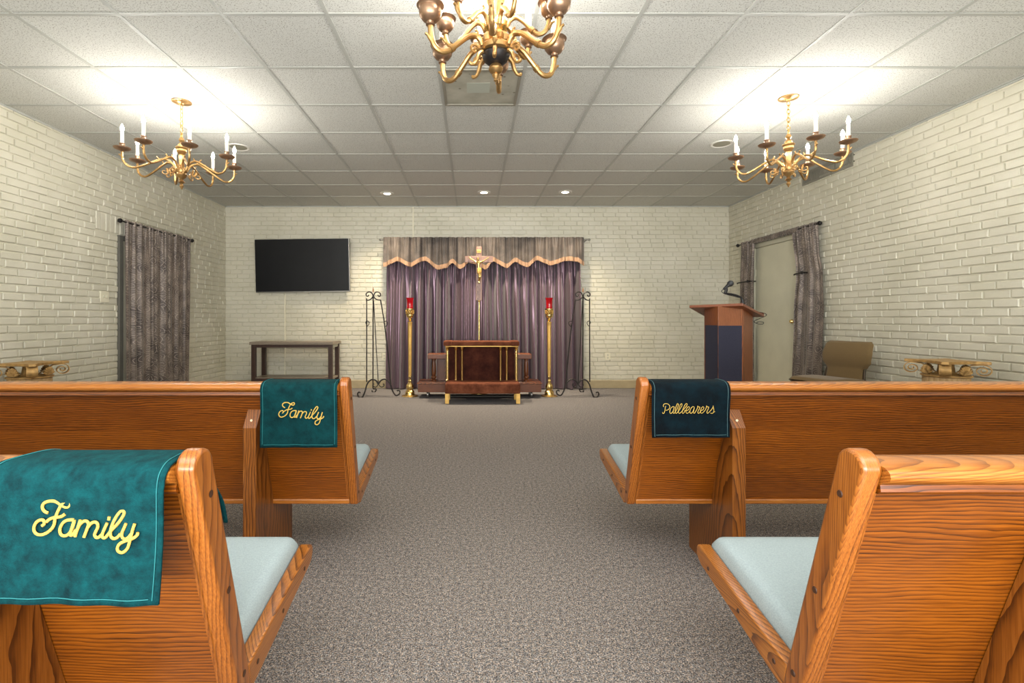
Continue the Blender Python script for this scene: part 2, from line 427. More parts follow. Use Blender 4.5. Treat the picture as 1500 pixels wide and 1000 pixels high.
        if solid:
            md = o.modifiers.new('thick', 'SOLIDIFY'); md.thickness = solid; md.offset = 0
        if bevel:
            md = o.modifiers.new('bevel', 'BEVEL'); md.width = bevel; md.segments = seg; md.limit_method = 'ANGLE'; md.angle_limit = R(35)
            md.harden_normals = False
        if subsurf:
            md = o.modifiers.new('sub', 'SUBSURF'); md.levels = subsurf; md.render_levels = subsurf
        if kind: o['kind'] = kind
        return o

def thing(name, label, cat, loc, group=None):
    o = bpy.data.objects.new(name, None); C.objects.link(o)
    o.empty_display_size = .1
    o.location = loc; ORG[o] = Vector(loc)
    o['label'] = label; o['category'] = cat
    if group: o['group'] = group
    return o
def tag(o, label, cat, group=None):
    o['label'] = label; o['category'] = cat
    if group: o['group'] = group
    return o
def dup(root, loc, label, rotz=None):
    r = root.copy(); C.objects.link(r); r.location = loc; r['label'] = label
    if rotz is not None: r.rotation_euler = (0, 0, rotz)
    def rec(src, dst):
        for ch in list(src.children):
            c = ch.copy(); C.objects.link(c); c.parent = dst
            rec(ch, c)
    rec(root, r)
    return r
def cat_rom(pts, n=6, cyclic=False):
    pts = [Vector(p) for p in pts]; out = []; m = len(pts)
    for i in range(m if cyclic else m - 1):
        p0 = pts[(i - 1) % m] if cyclic else pts[max(i - 1, 0)]
        p1 = pts[i]; p2 = pts[(i + 1) % m]
        p3 = pts[(i + 2) % m] if cyclic else pts[min(i + 2, m - 1)]
        for k in range(n):
            t = k / n
            out.append(.5 * ((2 * p1) + (-p0 + p2) * t + (2 * p0 - 5 * p1 + 4 * p2 - p3) * t * t + (-p0 + 3 * p1 - 3 * p2 + p3) * t ** 3))
    if not cyclic: out.append(pts[-1])
    return out

# ------------------------------------------------------------------ room
XL, XR, YB, YF, ZC = -3.906, 4.06, 7.77, -2.4, 2.87
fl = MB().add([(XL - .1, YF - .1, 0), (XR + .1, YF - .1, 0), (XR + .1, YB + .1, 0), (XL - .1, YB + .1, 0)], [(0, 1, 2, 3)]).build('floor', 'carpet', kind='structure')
cl = MB().add([(XL - .1, YF - .1, ZC), (XR + .1, YF - .1, ZC), (XR + .1, YB + .1, ZC), (XL - .1, YB + .1, ZC)], [(3, 2, 1, 0)]).build('ceiling', 'tile', kind='structure')

def brick_wall(name, to3, length, u0=0.0, holes=(), plain_from=None):
    """to3(u, z, d): u along the wall, d out of the wall into the room"""
    mb = MB()
    mb.add([to3(0, 0, 0), to3(length, 0, 0), to3(length, ZC, 0), to3(0, ZC, 0)], [(0, 1, 2, 3)])
    H = .0691; Lb = .192; j = .0052
    row = 0; z = 0.0
    rnd = random.Random(hash(name) % 1000 if False else len(name) * 13)
    def brick(ua, ub, za, zb):
        if ub - ua < .02 or zb - za < .01: return
        d = .0125 + rnd.uniform(-.0035, .0035)
        jit = lambda: rnd.uniform(-.0009, .0009)
        rings = []
        for ins, dd in ((0, 0), (.0016, d * .7), (.0050, d)):
            c = [(ua + ins, za + ins), (ub - ins, za + ins), (ub - ins, zb - ins), (ua + ins, zb - ins)]
            rings.append([to3(u + jit(), zz + jit(), dd + (jit() * .35 if dd else -.001)) for u, zz in c])
        vs = rings[0] + rings[1] + rings[2]
        fs = [(8, 9, 10, 11)]
        for a in (0, 4):
            for k in range(4):
                l = (k + 1) % 4
                fs.append((a + k, a + l, a + 4 + l, a + 4 + k))
        mb.add(vs, fs)
    while z < ZC - .01:
        off = (0 if row % 2 else Lb / 2) + rnd.uniform(-.008, .008)
        u = -off + u0 - Lb * math.ceil((u0 + .001) / Lb) if False else -off
        zt = min(z + H, ZC)
        while u < length:
            ln = Lb + rnd.uniform(-.01, .01)
            ua, ub = max(u, 0) + j, min(u + ln, length) - j
            za, zb = z + j, zt - j
            segs = [(ua, ub)]
            for (h0, h1, k0, k1) in holes:
                if zb > k0 and za < k1:
                    ns = []
                    for a, b_ in segs:
                        if b_ <= h0 or a >= h1: ns.append((a, b_)); continue
                        if a < h0: ns.append((a, h0 - .003))
                        if b_ > h1: ns.append((h1 + .003, b_))
                    segs = ns
            for a, b_ in segs: brick(a, b_, za, zb)
            u += ln
        z += H; row += 1
    # soldier courses over openings
    for (h0, h1, k0, k1) in holes:
        if k1 - k0 < .35 and k1 > 1.9:
            u = h0
            while u < h1 - .04:
                brick(u + j, min(u + .069, h1) - j, k0 + j, k1 - j); u += .069
    return mb.build(name, 'brick', kind='structure', sharp=22)

Y0W = .35
brick_wall('wall_left', lambda u, z, d: (XL + d, Y0W + u, z), YB - Y0W, holes=((5.40 - Y0W - .0, 6.70 - Y0W, 0, 2.015), (5.08 - Y0W, 6.9 - Y0W, 2.02, 2.215)))
brick_wall('wall_right', lambda u, z, d: (XR - d, Y0W + u, z), YB - Y0W, holes=((5.95 - Y0W, 7.09 - Y0W, 0, 2.165),))
brick_wall('wall_back', lambda u, z, d: (XL + u, YB - d, z), XR - XL)
for nm, x in (('wall_left_rear', XL), ('wall_right_rear', XR)):
    MB().add([(x, YF, 0), (x, Y0W, 0), (x, Y0W, ZC), (x, YF, ZC)], [(0, 1, 2, 3)]).build(nm, 'brick', kind='structure')
# ceiling grid: each suspended bar is a trim of the setting
k = 1
g = MB()
x = -.239 - .61 * 7
while x < XR:
    if x > XL + .05: g.box(x - .012, x + .012, YF, YB, ZC - .005, ZC + .001)
    x += .61
y = 7.75 - .61
while y > YF:
    g.box(XL, XR, y - .012, y + .012, ZC - .0045, ZC + .001)
    y -= .61
g.build('trim_1', 'tbar', kind='structure')
t2 = MB()
t2.box(XL, XL + .022, Y0W, YB, ZC - .016, ZC); t2.box(XR - .022, XR, Y0W, YB, ZC - .016, ZC); t2.box(XL, XR, YB - .022, YB, ZC - .016, ZC)
t2.build('trim_2', 'tbar', kind='structure')
MB().box(XL, XR, YB - .03, YB, 0, .125).build('baseboard_back', 'baseboard', kind='structure', bevel=.004)
MB().box(XL, XL + .03, Y0W, 5.36, 0, .125).build('baseboard_left', 'baseboard', kind='structure', bevel=.004)
MB().box(XR - .03, XR, Y0W, 5.88, 0, .125).build('baseboard_right', 'baseboard', kind='structure', bevel=.004)

# doors
d1 = MB().box(XR - .012, XR + .0, 6.0, 7.03, 0, 2.09).build('door_1', 'cream', kind='structure', bevel=.003)
f1 = MB(); f1.box(XR - .03, XR, 7.03, 7.085, 0, 2.155); f1.box(XR - .03, XR, 5.955, 6.0, 0, 2.155); f1.box(XR - .03, XR, 6.0, 7.03, 2.095, 2.155)
f1.build('door_frame', 'casing', d1, bevel=.004)
for hz in (.28, 1.02, 1.75):
    MB().lathe([(.008, -.05), (.008, .05)], (XR - .018, 7.015, hz), 10).box(XR - .0145, XR - .011, 6.985, 7.03, hz - .045, hz + .045).build('hinge', 'casing', d1)
MB().lathe([(.0, -.062), (.018, -.06), (.027, -.045), (.024, -.03), (.010, -.022), (.010, -.008), (.028, -.006), (.028, 0)], (XR - .012, 6.17, 1.06), 16, 'X').build('door_knob', 'brass', d1)
d2 = MB().box(XL, XL + .012, 5.46, 6.62, 0, 1.96).build('door_2', 'white', kind='structure', bevel=.003)
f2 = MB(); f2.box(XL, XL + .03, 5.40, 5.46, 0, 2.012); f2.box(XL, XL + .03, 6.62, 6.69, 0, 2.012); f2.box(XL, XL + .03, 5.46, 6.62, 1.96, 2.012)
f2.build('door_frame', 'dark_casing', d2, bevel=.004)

# ------------------------------------------------------------------ pews
def make_pew(side, xa, y0, label, group):
    s = side   # -1: pew runs to the left of the aisle, +1: to the right
    LEN = 2.95
    t = thing('pew', label, 'pew', (xa + s * LEN / 2, y0 + 1.1, 0), group)
    SL = .31
    def X(d): return xa + s * d                # d metres into the pew from the aisle face
    def xr(a, b): return tuple(sorted((X(a), X(b))))
    def rear(z): return .862 + SL * (.829 - z)
    def front(z): return .920 + SL * (.829 - z)
    # uprights at both ends
    for a, b in ((0, .036), (LEN - .036, LEN)):
        prof = [(y0 + rear(.285) + .002, .285), (y0 + front(.28), .28)]
        for i in range(11):
            an = PI * (1 - i / 10) ; 
            # rounded head
            cy, cz = (rear(.822) + front(.822)) / 2, .8215
            r = .0335
            a2 = PI * i / 10
            prof.append((y0 + cy + r * math.cos(a2) * 1.0 + .31 * (-.0), cz + r * math.sin(a2) * 1.0))
        m = MB(); x0, x1 = xr(a, b)
        m.prism(prof, 'X', x0, x1)
        e = m.build('upright', 'oak_z', t, bevel=.007, seg=3)
        if a == 0:
            for hz in (.765, .549, .335):
                h = MB(); yy = y0 + (rear(hz) + front(hz)) / 2 + .004
                h.lathe([(0, -.0012), (.006, -.0012), (.0072, .0006), (0, .0006)], (X(-.0004), yy, hz), 12, 'X')
                h.build('screw_plug', 'hole', e)
    # inner cleat
    x0, x1 = xr(.036, .048)
    MB().prism([(y0 + rear(z) + .012, z) for z in (.30, .79)] + [(y0 + front(z) - .004, z) for z in (.79, .30)], 'X', x0, x1).build('cleat', 'oak_z', t)
    # back panel
    x0, x1 = xr(.036, LEN - .036)
    p = MB().prism([(y0 + rear(.30) + .016, .30), (y0 + rear(.802) + .016, .802), (y0 + rear(.802) + .036, .802), (y0 + rear(.30) + .036, .30)], 'X', x0, x1)
    p.build('back_panel', 'oak_x', t)
    MB().prism([(y0 + rear(.30) + .004, .288), (y0 + rear(.30) + .004, .308), (y0 + rear(.30) + .038, .310), (y0 + rear(.30) + .042, .288)], 'X', x0, x1).build('bottom_rail', 'oak_rx', t, bevel=.003)
    # cap rail
    cp = [(.868, .797), (.862, .803), (.850, .806), (.845, .815), (.848, .824), (.858, .830), (.885, .8335), (.915, .8345), (.935, .832), (.942, .822), (.938, .811), (.930, .800)]
    MB().prism([(y0 + a, b) for a, b in cp], 'X', x0, x1).build('cap_rail', 'oak_rx', t, sharp=50)
    MB().prism([(y0 + .874, .779), (y0 + .866, .785), (y0 + .868, .797), (y0 + .93, .797), (y0 + .93, .779)], 'X', x0, x1).build('cove_moulding', 'oak_x', t)
    # upholstered inner back
    x0, x1 = xr(.040, LEN - .04)
    MB().prism([(y0 + rear(.40) + .036, .40), (y0 + rear(.76) + .036, .76), (y0 + rear(.76) + .056, .755), (y0 + rear(.40) + .064, .40)], 'X', x0, x1).build('back_cushion', 'seat', t, bevel=.008)
    # seat end rails
    for a, b in ((0, .036), (LEN - .036, LEN)):
        x0, x1 = xr(a, b)
        pr = [(1.068, .336), (1.482, .409), (1.495, .406), (1.503, .394), (1.502, .379), (1.491, .362), (1.474, .353), (1.087, .272), (1.080, .28)]
        e = MB().prism([(y0 + q, z) for q, z in pr], 'X', x0, x1).build('seat_end_rail', 'oak_y', t, bevel=.005, seg=3)
        if a == 0:
            for hy in (1.115, 1.265, 1.425):
                h = MB(); hz = .305 + (hy - 1.08) * .17 + .003
                h.lathe([(0, -.0012), (.005, -.0012), (.006, .0006), (0, .0006)], (X(-.0004), y0 + hy, hz), 12, 'X')
                h.build('screw_plug', 'hole', e)
    # seat board and cushion
    x0, x1 = xr(.036, LEN - .036)
    MB().prism([(y0 + 1.066, .290), (y0 + 1.066, .310), (y0 + 1.48, .372), (y0 + 1.48, .352)], 'X', x0, x1).build('seat_board', 'oak_rx', t)
    x0, x1 = xr(.038, LEN - .038)
    pr = []
    top = [(1.078, .372), (1.12, .386), (1.25, .414), (1.38, .434), (1.45, .440), (1.478, .435), (1.492, .421), (1.494, .400), (1.486, .385)]
    m = MB()
    nx = 14
    def fn(u, v):
        # rounded at both pew ends
        e = min(u, 1 - u) * LEN
        k = min(1, e / .03); k = math.sqrt(max(0, 1 - (1 - k) ** 2))
        i = v * (len(top) - 1); a = int(min(i, len(top) - 2)); f = i - a
        q = top[a][0] * (1 - f) + top[a + 1][0] * f; z = top[a][1] * (1 - f) + top[a + 1][1] * f
        zb = .306 + (q - 1.078) * .14
        return (x0 + (x1 - x0) * u, y0 + q, zb + (z - zb) * (.45 + .55 * k))
    us = [0, .002, .004, .007, .011, .02, .5, .98, .989, .993, .996, .998, 1]
    vs = [fn(u, j / 16) for j in range(17) for u in us]
    nu = len(us)
    fs = [(j * nu + i, j * nu + i + 1, (j + 1) * nu + i + 1, (j + 1) * nu + i) for j in range(16) for i in range(nu - 1)]
    o = len(vs)
    # close underneath
    vs += [(x0, y0 + 1.078, .306), (x1, y0 + 1.078, .306), (x1, y0 + 1.486, .365), (x0, y0 + 1.486, .365)]
    fs += [(o, o + 1, nu - 1, 0), (o + 3, o + 2, 16 * nu + nu - 1, 16 * nu), (o, o + 1, o + 2, o + 3)]
    fs += [tuple([o] + [j * nu for j in range(17)] + [o + 3]), tuple([o + 1] + [j * nu + nu - 1 for j in range(17)] + [o + 2])]
    m.add(vs, fs); m.build('seat_cushion', 'seat', t, sharp=60)
    # board legs
    for a in (.367, LEN - .42):
        x0, x1 = xr(a, a + .053)
        pf = lambda z: rear(z) + .014
        pr = [(.864, 0), (1.256, 0), (1.256, .325), (pf(.28) + .03, .286), (pf(.285), .286), (pf(.72), .72), (.864, .654)]
        lg = MB().prism([(y0 + q, z) for q, z in pr], 'X', x0, x1).build('leg', 'oak_leg', t, sharp=15)
        if a < 1:
            yc, zc = .884, .687
            MB().lathe([(0, -.001), (.005, -.001), (.005, .001), (0, .001)], ((x0 + x1) / 2, y0 + .8795, .6815), 12, 'Y').build('screw_plug', 'pale_plug', lg)
    return t

pews = []
make_pew(-1, -.487, 0.0, 'near left oak pew with light blue seat, under the large Family cloth', 'oak pews')
make_pew(-1, -.497, 1.10, 'far left oak pew, small Family cloth beside its aisle end', 'oak pews')
make_pew(1, .684, 0.0, 'near right oak pew with bare top rail and light blue seat, no cloth on it', 'oak pews')
make_pew(1, .672, 1.10, 'far right oak pew, dark Pallbearers cloth over its aisle end', 'oak pews')

# ------------------------------------------------------------------ pew cloths
FAM = [
 [(262,255),(225,240),(200,210),(193,170),(215,135),(260,115),(320,110),(370,125),(415,155),(460,180),(500,185),(525,165),(530,135),(510,118),(480,125),(445,140),(415,170),(390,215),(365,270),(345,330),(335,390),(310,440),(270,480),(220,510),(170,522),(120,510),(92,470),(92,420),(115,375),(155,345),(195,340),(215,365),(212,392),(185,412)],
 [(240,365),(275,335),(320,315),(370,308),(420,300),(450,282),(468,268)],
 [(580,340),(540,340),(495,345),(450,368),(418,412),(403,462),(412,510),(440,533),(485,530),(525,495),(555,440),(575,380),(580,340),(560,410),(537,480),(532,525),(560,520),(600,460)],
 [(655,340),(635,400),(612,470),(588,545)],
 [(612,470),(650,395),(700,355),(740,360),(755,395),(740,440),(718,500),(697,552)],
 [(740,440),(780,388),(830,365),(865,385),(868,430),(845,480),(830,520),(850,552),(880,550),(920,515)],
 [(985,375),(955,440),(928,505),(928,548),(958,556),(1000,510),(1040,460),(1100,400),(1150,335),(1188,270),(1185,235),(1150,232),(1105,285),(1070,345),(1043,410),(1025,480),(1032,540),(1068,565),(1110,550),(1150,505)],
 [(1010,298),(1003,340)],
 [(1215,380),(1190,440),(1165,500),(1170,548),(1200,570),(1240,555),(1280,505)],
 [(1320,385),(1298,450),(1278,530),(1258,610),(1235,680),(1200,720),(1160,735),(1120,715),(1112,675),(1140,628),(1200,597),(1270,575),(1320,550),(1350,522),(1358,490)],
]
PAL = [
 [(150,355),(165,380),(190,365),(205,310),(215,250),(230,212)],
 [(180,235),(170,200),(195,170),(240,165),(285,180),(312,220),(305,265),(270,300),(222,310)],
 [(410,235),(375,232),(335,270),(315,330),(322,373),(350,373),(385,330),(410,260),(412,235),(395,310),(387,360),(402,378),(430,355),(470,285),(500,210),(500,172),(480,168),(455,220),(435,300),(437,360),(455,377),(490,350),(545,270),(580,210),(580,172),(560,168),(535,215),(510,290),(505,350),(520,377),(550,365),(590,320),(640,268),(685,210),(695,172),(675,162),(645,195),(615,260),(590,330),(592,373),(615,375),(640,340),(648,305),(668,325),(720,300),(745,260),(735,232),(705,242),(680,290),(670,345),(685,376),(715,370),(755,330)],
 [(852,237),(815,232),(780,270),(757,330),(765,373),(795,370),(830,320),(855,245),(838,320),(836,368),(860,370),(890,320),(925,250),(925,215),(945,236),(975,240),(955,290),(932,340),(937,375),(965,365),(1000,318),(1040,298),(1060,257),(1045,232),(1015,250),(990,310),(990,358),(1015,375),(1050,350),(1085,310),(1115,250),(1120,212),(1140,236),(1170,240),(1150,290),(1127,345),(1140,376),(1175,350),(1230,290),(1262,240),(1264,210),(1270,250),(1280,310),(1265,360),(1235,378),(1205,368)],
 [(1270,352),(1305,335)],
]
def pew_cloth(label, xl, xr_, y0, zb, zf, mat, stitch, strokes, sx, sy, sc, rad, skew=0.0, slantL=0.0, off=0.0, drop=0.0):
    t = thing('pew_cloth', label, 'cloth', ((xl + xr_) / 2, y0 + .9, .84), 'green velvet pew cloths')
    prof = [(1.052, zf), (1.035, zf + .05), (.998, zf + .10), (.962, .80), (.953, .818), (.948, .834), (.925, .8405), (.89, .8405), (.862, .838), (.846, .829), (.8385, .814), (.8385, .79), (.842, .74), (.843, .70), (.842, .65), (.840, zb)]
    prof = [(p[0], p[1], 0) for p in prof]
    ps = cat_rom(prof, 4)
    np_ = len(ps) - 1
    rn = random.Random(len(label))
    def edge(z, y):
        back = 1 if y < .85 else 0
        return (z - .83) * skew * back
    def fn(u, v):
        q = ps[int(round(v * np_))]
        x = xl + (xr_ - xl) * u + edge(q.y, q.x) + (1 - u) * slantL * (q.x - .87) 
        hang = max(0, .80 - q.y) if q.x < .86 else 0
        return (x, y0 + q.x - .008 * hang * math.sin(u * 9 + 1) - .002 * math.sin(u * 23 + q.y * 12) * (hang > 0), q.y - u * drop * (hang / .2))
    c = MB().grid(fn, 40, np_)
    o = c.build('fabric', mat, t, solid=.004, sharp=180)
    # hem stitching, just proud of the cloth
    st = MB()
    def on(u, v, out=.0034):
        a = Vector(fn(u, v)); j = int(round(v * np_)); 
        p0 = ps[max(j - 1, 0)]; p1 = ps[min(j + 1, np_)]
        tg = Vector((0, p1.x - p0.x, p1.y - p0.y)).normalized(); n = Vector((0, tg.z, -tg.y))
        cdir = Vector((0, a.y - (y0 + .893), max(0, a.z - .80)))
        if n.dot(cdir) < 0: n = -n
        return a + n * out
    w = abs(xr_ - xl)
    for uu in (.010 / w, 1 - .010 / w):
        st.tube([on(uu, j / np_) for j in range(int(np_ * .3), np_)], .0008, 5)
    st.tube([(fn(u / 20, 1)[0], fn(u / 20, 1)[1] - .0032, fn(u / 20, 1)[2] + .011) for u in range(1, 20)], .0008, 5)
    st.build('stitching', stitch, t)
    e = MB()
    for s_ in strokes:
        pts = []
        for a, b in s_:
            X = sx + a * sc; Z = sy - b * sc
            hang = max(0, .80 - Z)
            u = (X - xl) / (xr_ - xl)
            yy = y0 + .8415 - .008 * hang * math.sin(u * 9 + 1) - .0045
            pts.append((X, yy, Z))
        e.tube(cat_rom(pts, 5), rad, 8, flat=((0, 1, 0), .6))
    e.build('embroidered_word', 'gold_thread', t)
    return t
px = .8385 / F
pew_cloth('large teal velvet cloth reading Family, draped over the nearest left pew', -.826, -.524, 0, .604, .655, 'teal', 'stitch', FAM, (40 - 692) * px, CAMZ - (720 - 467) * px, px / 8.333, .0027, skew=.06, slantL=0.3, drop=.004)
px = 1.9385 / F
pew_cloth('smaller teal velvet cloth reading Family, over the far left pew end', -.837, -.534, 1.10, .583, .66, 'teal_mid', 'stitch', FAM, (404 - 40 * .376 * 0 - 692) * px - 75 * px * .376 * 0 + 0, CAMZ - (583.5 - 467) * px, px / 8.333 * .4325, .0021)
pew_cloth('dark green velvet cloth reading Pallbearers on the far right pew', .708, 1.017, 1.10, .622, .66, 'teal_dark', 'stitch_pale', PAL, (960 - 692) * px, CAMZ - (580 - 467) * px, px / 15, .0012)

# ------------------------------------------------------------------ chandeliers
def scroll(mb, c, r0, turns, a0, plane, rad, sgn=1, n=26, grow=None):
    pts = []
    for i in range(n + 1):
        f = i / n; a = a0 + sgn * turns * 2 * PI * f; r = r0 * (1 - .85 * f)
        pts.append(plane(c[0] + r * math.cos(a), c[1] + r * math.sin(a)))
    mb.tube(pts, [rad * (1 - .5 * i / n) for i in range(n + 1)], 6)
def chain_links(mb, x, y, z0, z1, ln=.03, w=.009, r=.0022):
    z = z1; k = 0
    while z > z0 + 1e-4:
        pts = []
        for i in range(14):
            a = 2 * PI * i / 14
            dx = w * math.cos(a); dz = ln / 2 * 1.15 * math.sin(a)
            pts.append((x + (dx if k % 2 == 0 else 0), y + (0 if k % 2 == 0 else dx), z - ln / 2 + dz))
        mb.tube(pts, r, 5, cyclic=True); z -= ln * .86; k += 1

def side_chandelier(loc, label, rot):
    t = thing('chandelier', label, 'chandelier', loc, 'small brass candle chandeliers')
    t.rotation_euler = (0, 0, rot)
    # local coordinates, 0 = ceiling, built around the origin
    def B(mb, n, mat, par, **k): return mb.build(n, mat, par, world=False, **k)
    B(MB().lathe([(0, -.028), (.014, -.026), (.022, -.016), (.050, -.012), (.062, -.006), (.074, -.006), (.075, 0), (0, 0)], seg=28), 'canopy', 'old_brass', t)
    m = MB(); chain_links(m, 0, 0, -.27, -.028, .038, .0115, .0032); B(m, 'chain', 'brass', t)
    zc = -.565
    col = [(0, zc + .30), (.006, zc + .295), (.010, zc + .285), (.007, zc + .275), (.018, zc + .262), (.022, zc + .245), (.012, zc + .232), (.016, zc + .225), (.028, zc + .210), (.024, zc + .196), (.044, zc + .190), (.046, zc + .182), (.036, zc + .172), (.038, zc + .155), (.028, zc + .138), (.018, zc + .130), (.022, zc + .118), (.019, zc + .09), (.021, zc + .03), (.030, zc + .02), (.040, zc + .008), (.041, zc - .012), (.034, zc - .024), (.040, zc - .034), (.032, zc - .055), (.016, zc - .068), (.012, zc - .078)]
    B(MB().lathe(col, seg=24), 'column', 'old_brass', t)
    B(MB().lathe([(.011, zc - .078), (.018, zc - .086), (.026, zc - .094), (.014, zc - .104), (.009, zc - .112), (.015, zc - .122), (.016, zc - .130), (.008, zc - .142), (.005, zc - .150), (0, zc - .158)], seg=16), 'finial', 'old_brass', t)
    prof = [(.038, .0), (.055, .035), (.085, .062), (.125, .070), (.17, .050), (.225, .015), (.28, -.018), (.325, -.036), (.365, -.026), (.392, .008), (.398, .045), (.398, .075)]
    pts = [p for p in cat_rom([(r, 0, zc + z) for r, z in prof], 5)]
    arm0 = None
    for i in range(8):
        an = R(45 * i)
        if arm0 is None:
            arm0 = B(MB().tube(pts, [.0092] * 6 + [.0085] * (len(pts) - 6), 8), 'arm', 'old_brass', t)
            s = MB()
            pl = lambda a, b: (a, 0, b)
            def nxt(s, n='scroll'):
                B(s, n, 'old_brass', arm0); return MB()
            scroll(s, (.120, zc - .030), .030, 1.1, R(110), pl, .006); s = nxt(s)
            scroll(s, (.085, zc - .022), .022, 1.0, R(60), pl, .005, -1); s = nxt(s)
            s.tube(cat_rom([(.15, 0, zc + .058), (.165, 0, zc + .072), (.175, 0, zc + .082)], 4), [.005] * 8 + [.001], 6); s = nxt(s, 'leaf_spur')
            s.tube(cat_rom([(.12, 0, zc + .072), (.108, 0, zc + .088), (.11, 0, zc + .098)], 4), [.005] * 8 + [.001], 6); s = nxt(s, 'leaf_spur')
            s.tube(cat_rom([(.395, 0, zc + .03), (.41, 0, zc + .045), (.422, 0, zc + .05)], 4), [.005] * 8 + [.001], 6)
            B(s, 'leaf_spur', 'old_brass', arm0)
            c0 = (.398, 0, zc)
            B(MB().lathe([(.010, .072), (.014, .078), (.030, .084), (.050, .090), (.058, .098), (.060, .103), (.045, .099), (.022, .098), (.018, .102), (.018, .130), (.021, .134), (.019, .137), (.012, .137)], c0, 20), 'drip_pan', 'bronze', arm0)
            B(MB().lathe([(.0125, .135), (.0125, .225), (.010, .228), (0, .228)], c0, 14), 'candle_sleeve', 'sleeve', arm0)
            B(MB().lathe([(.006, .228), (.0125, .242), (.0135, .252), (.009, .268), (.004, .280), (0, .286)], c0, 10), 'bulb', 'bulb', arm0)
        else:
            a = arm0.copy(); C.objects.link(a); a.rotation_euler = (0, 0, an)
            for ch in list(arm0.children):
                c = ch.copy(); C.objects.link(c); c.parent = a
    return t
ch1 = side_chandelier((-2.384, 4.03, ZC), 'eight-arm brass candle chandelier hanging near the left brick wall', R(-7))
ch2 = dup(ch1, (2.544, 3.956, ZC), 'eight-arm brass candle chandelier hanging near the right brick wall', R(-8))

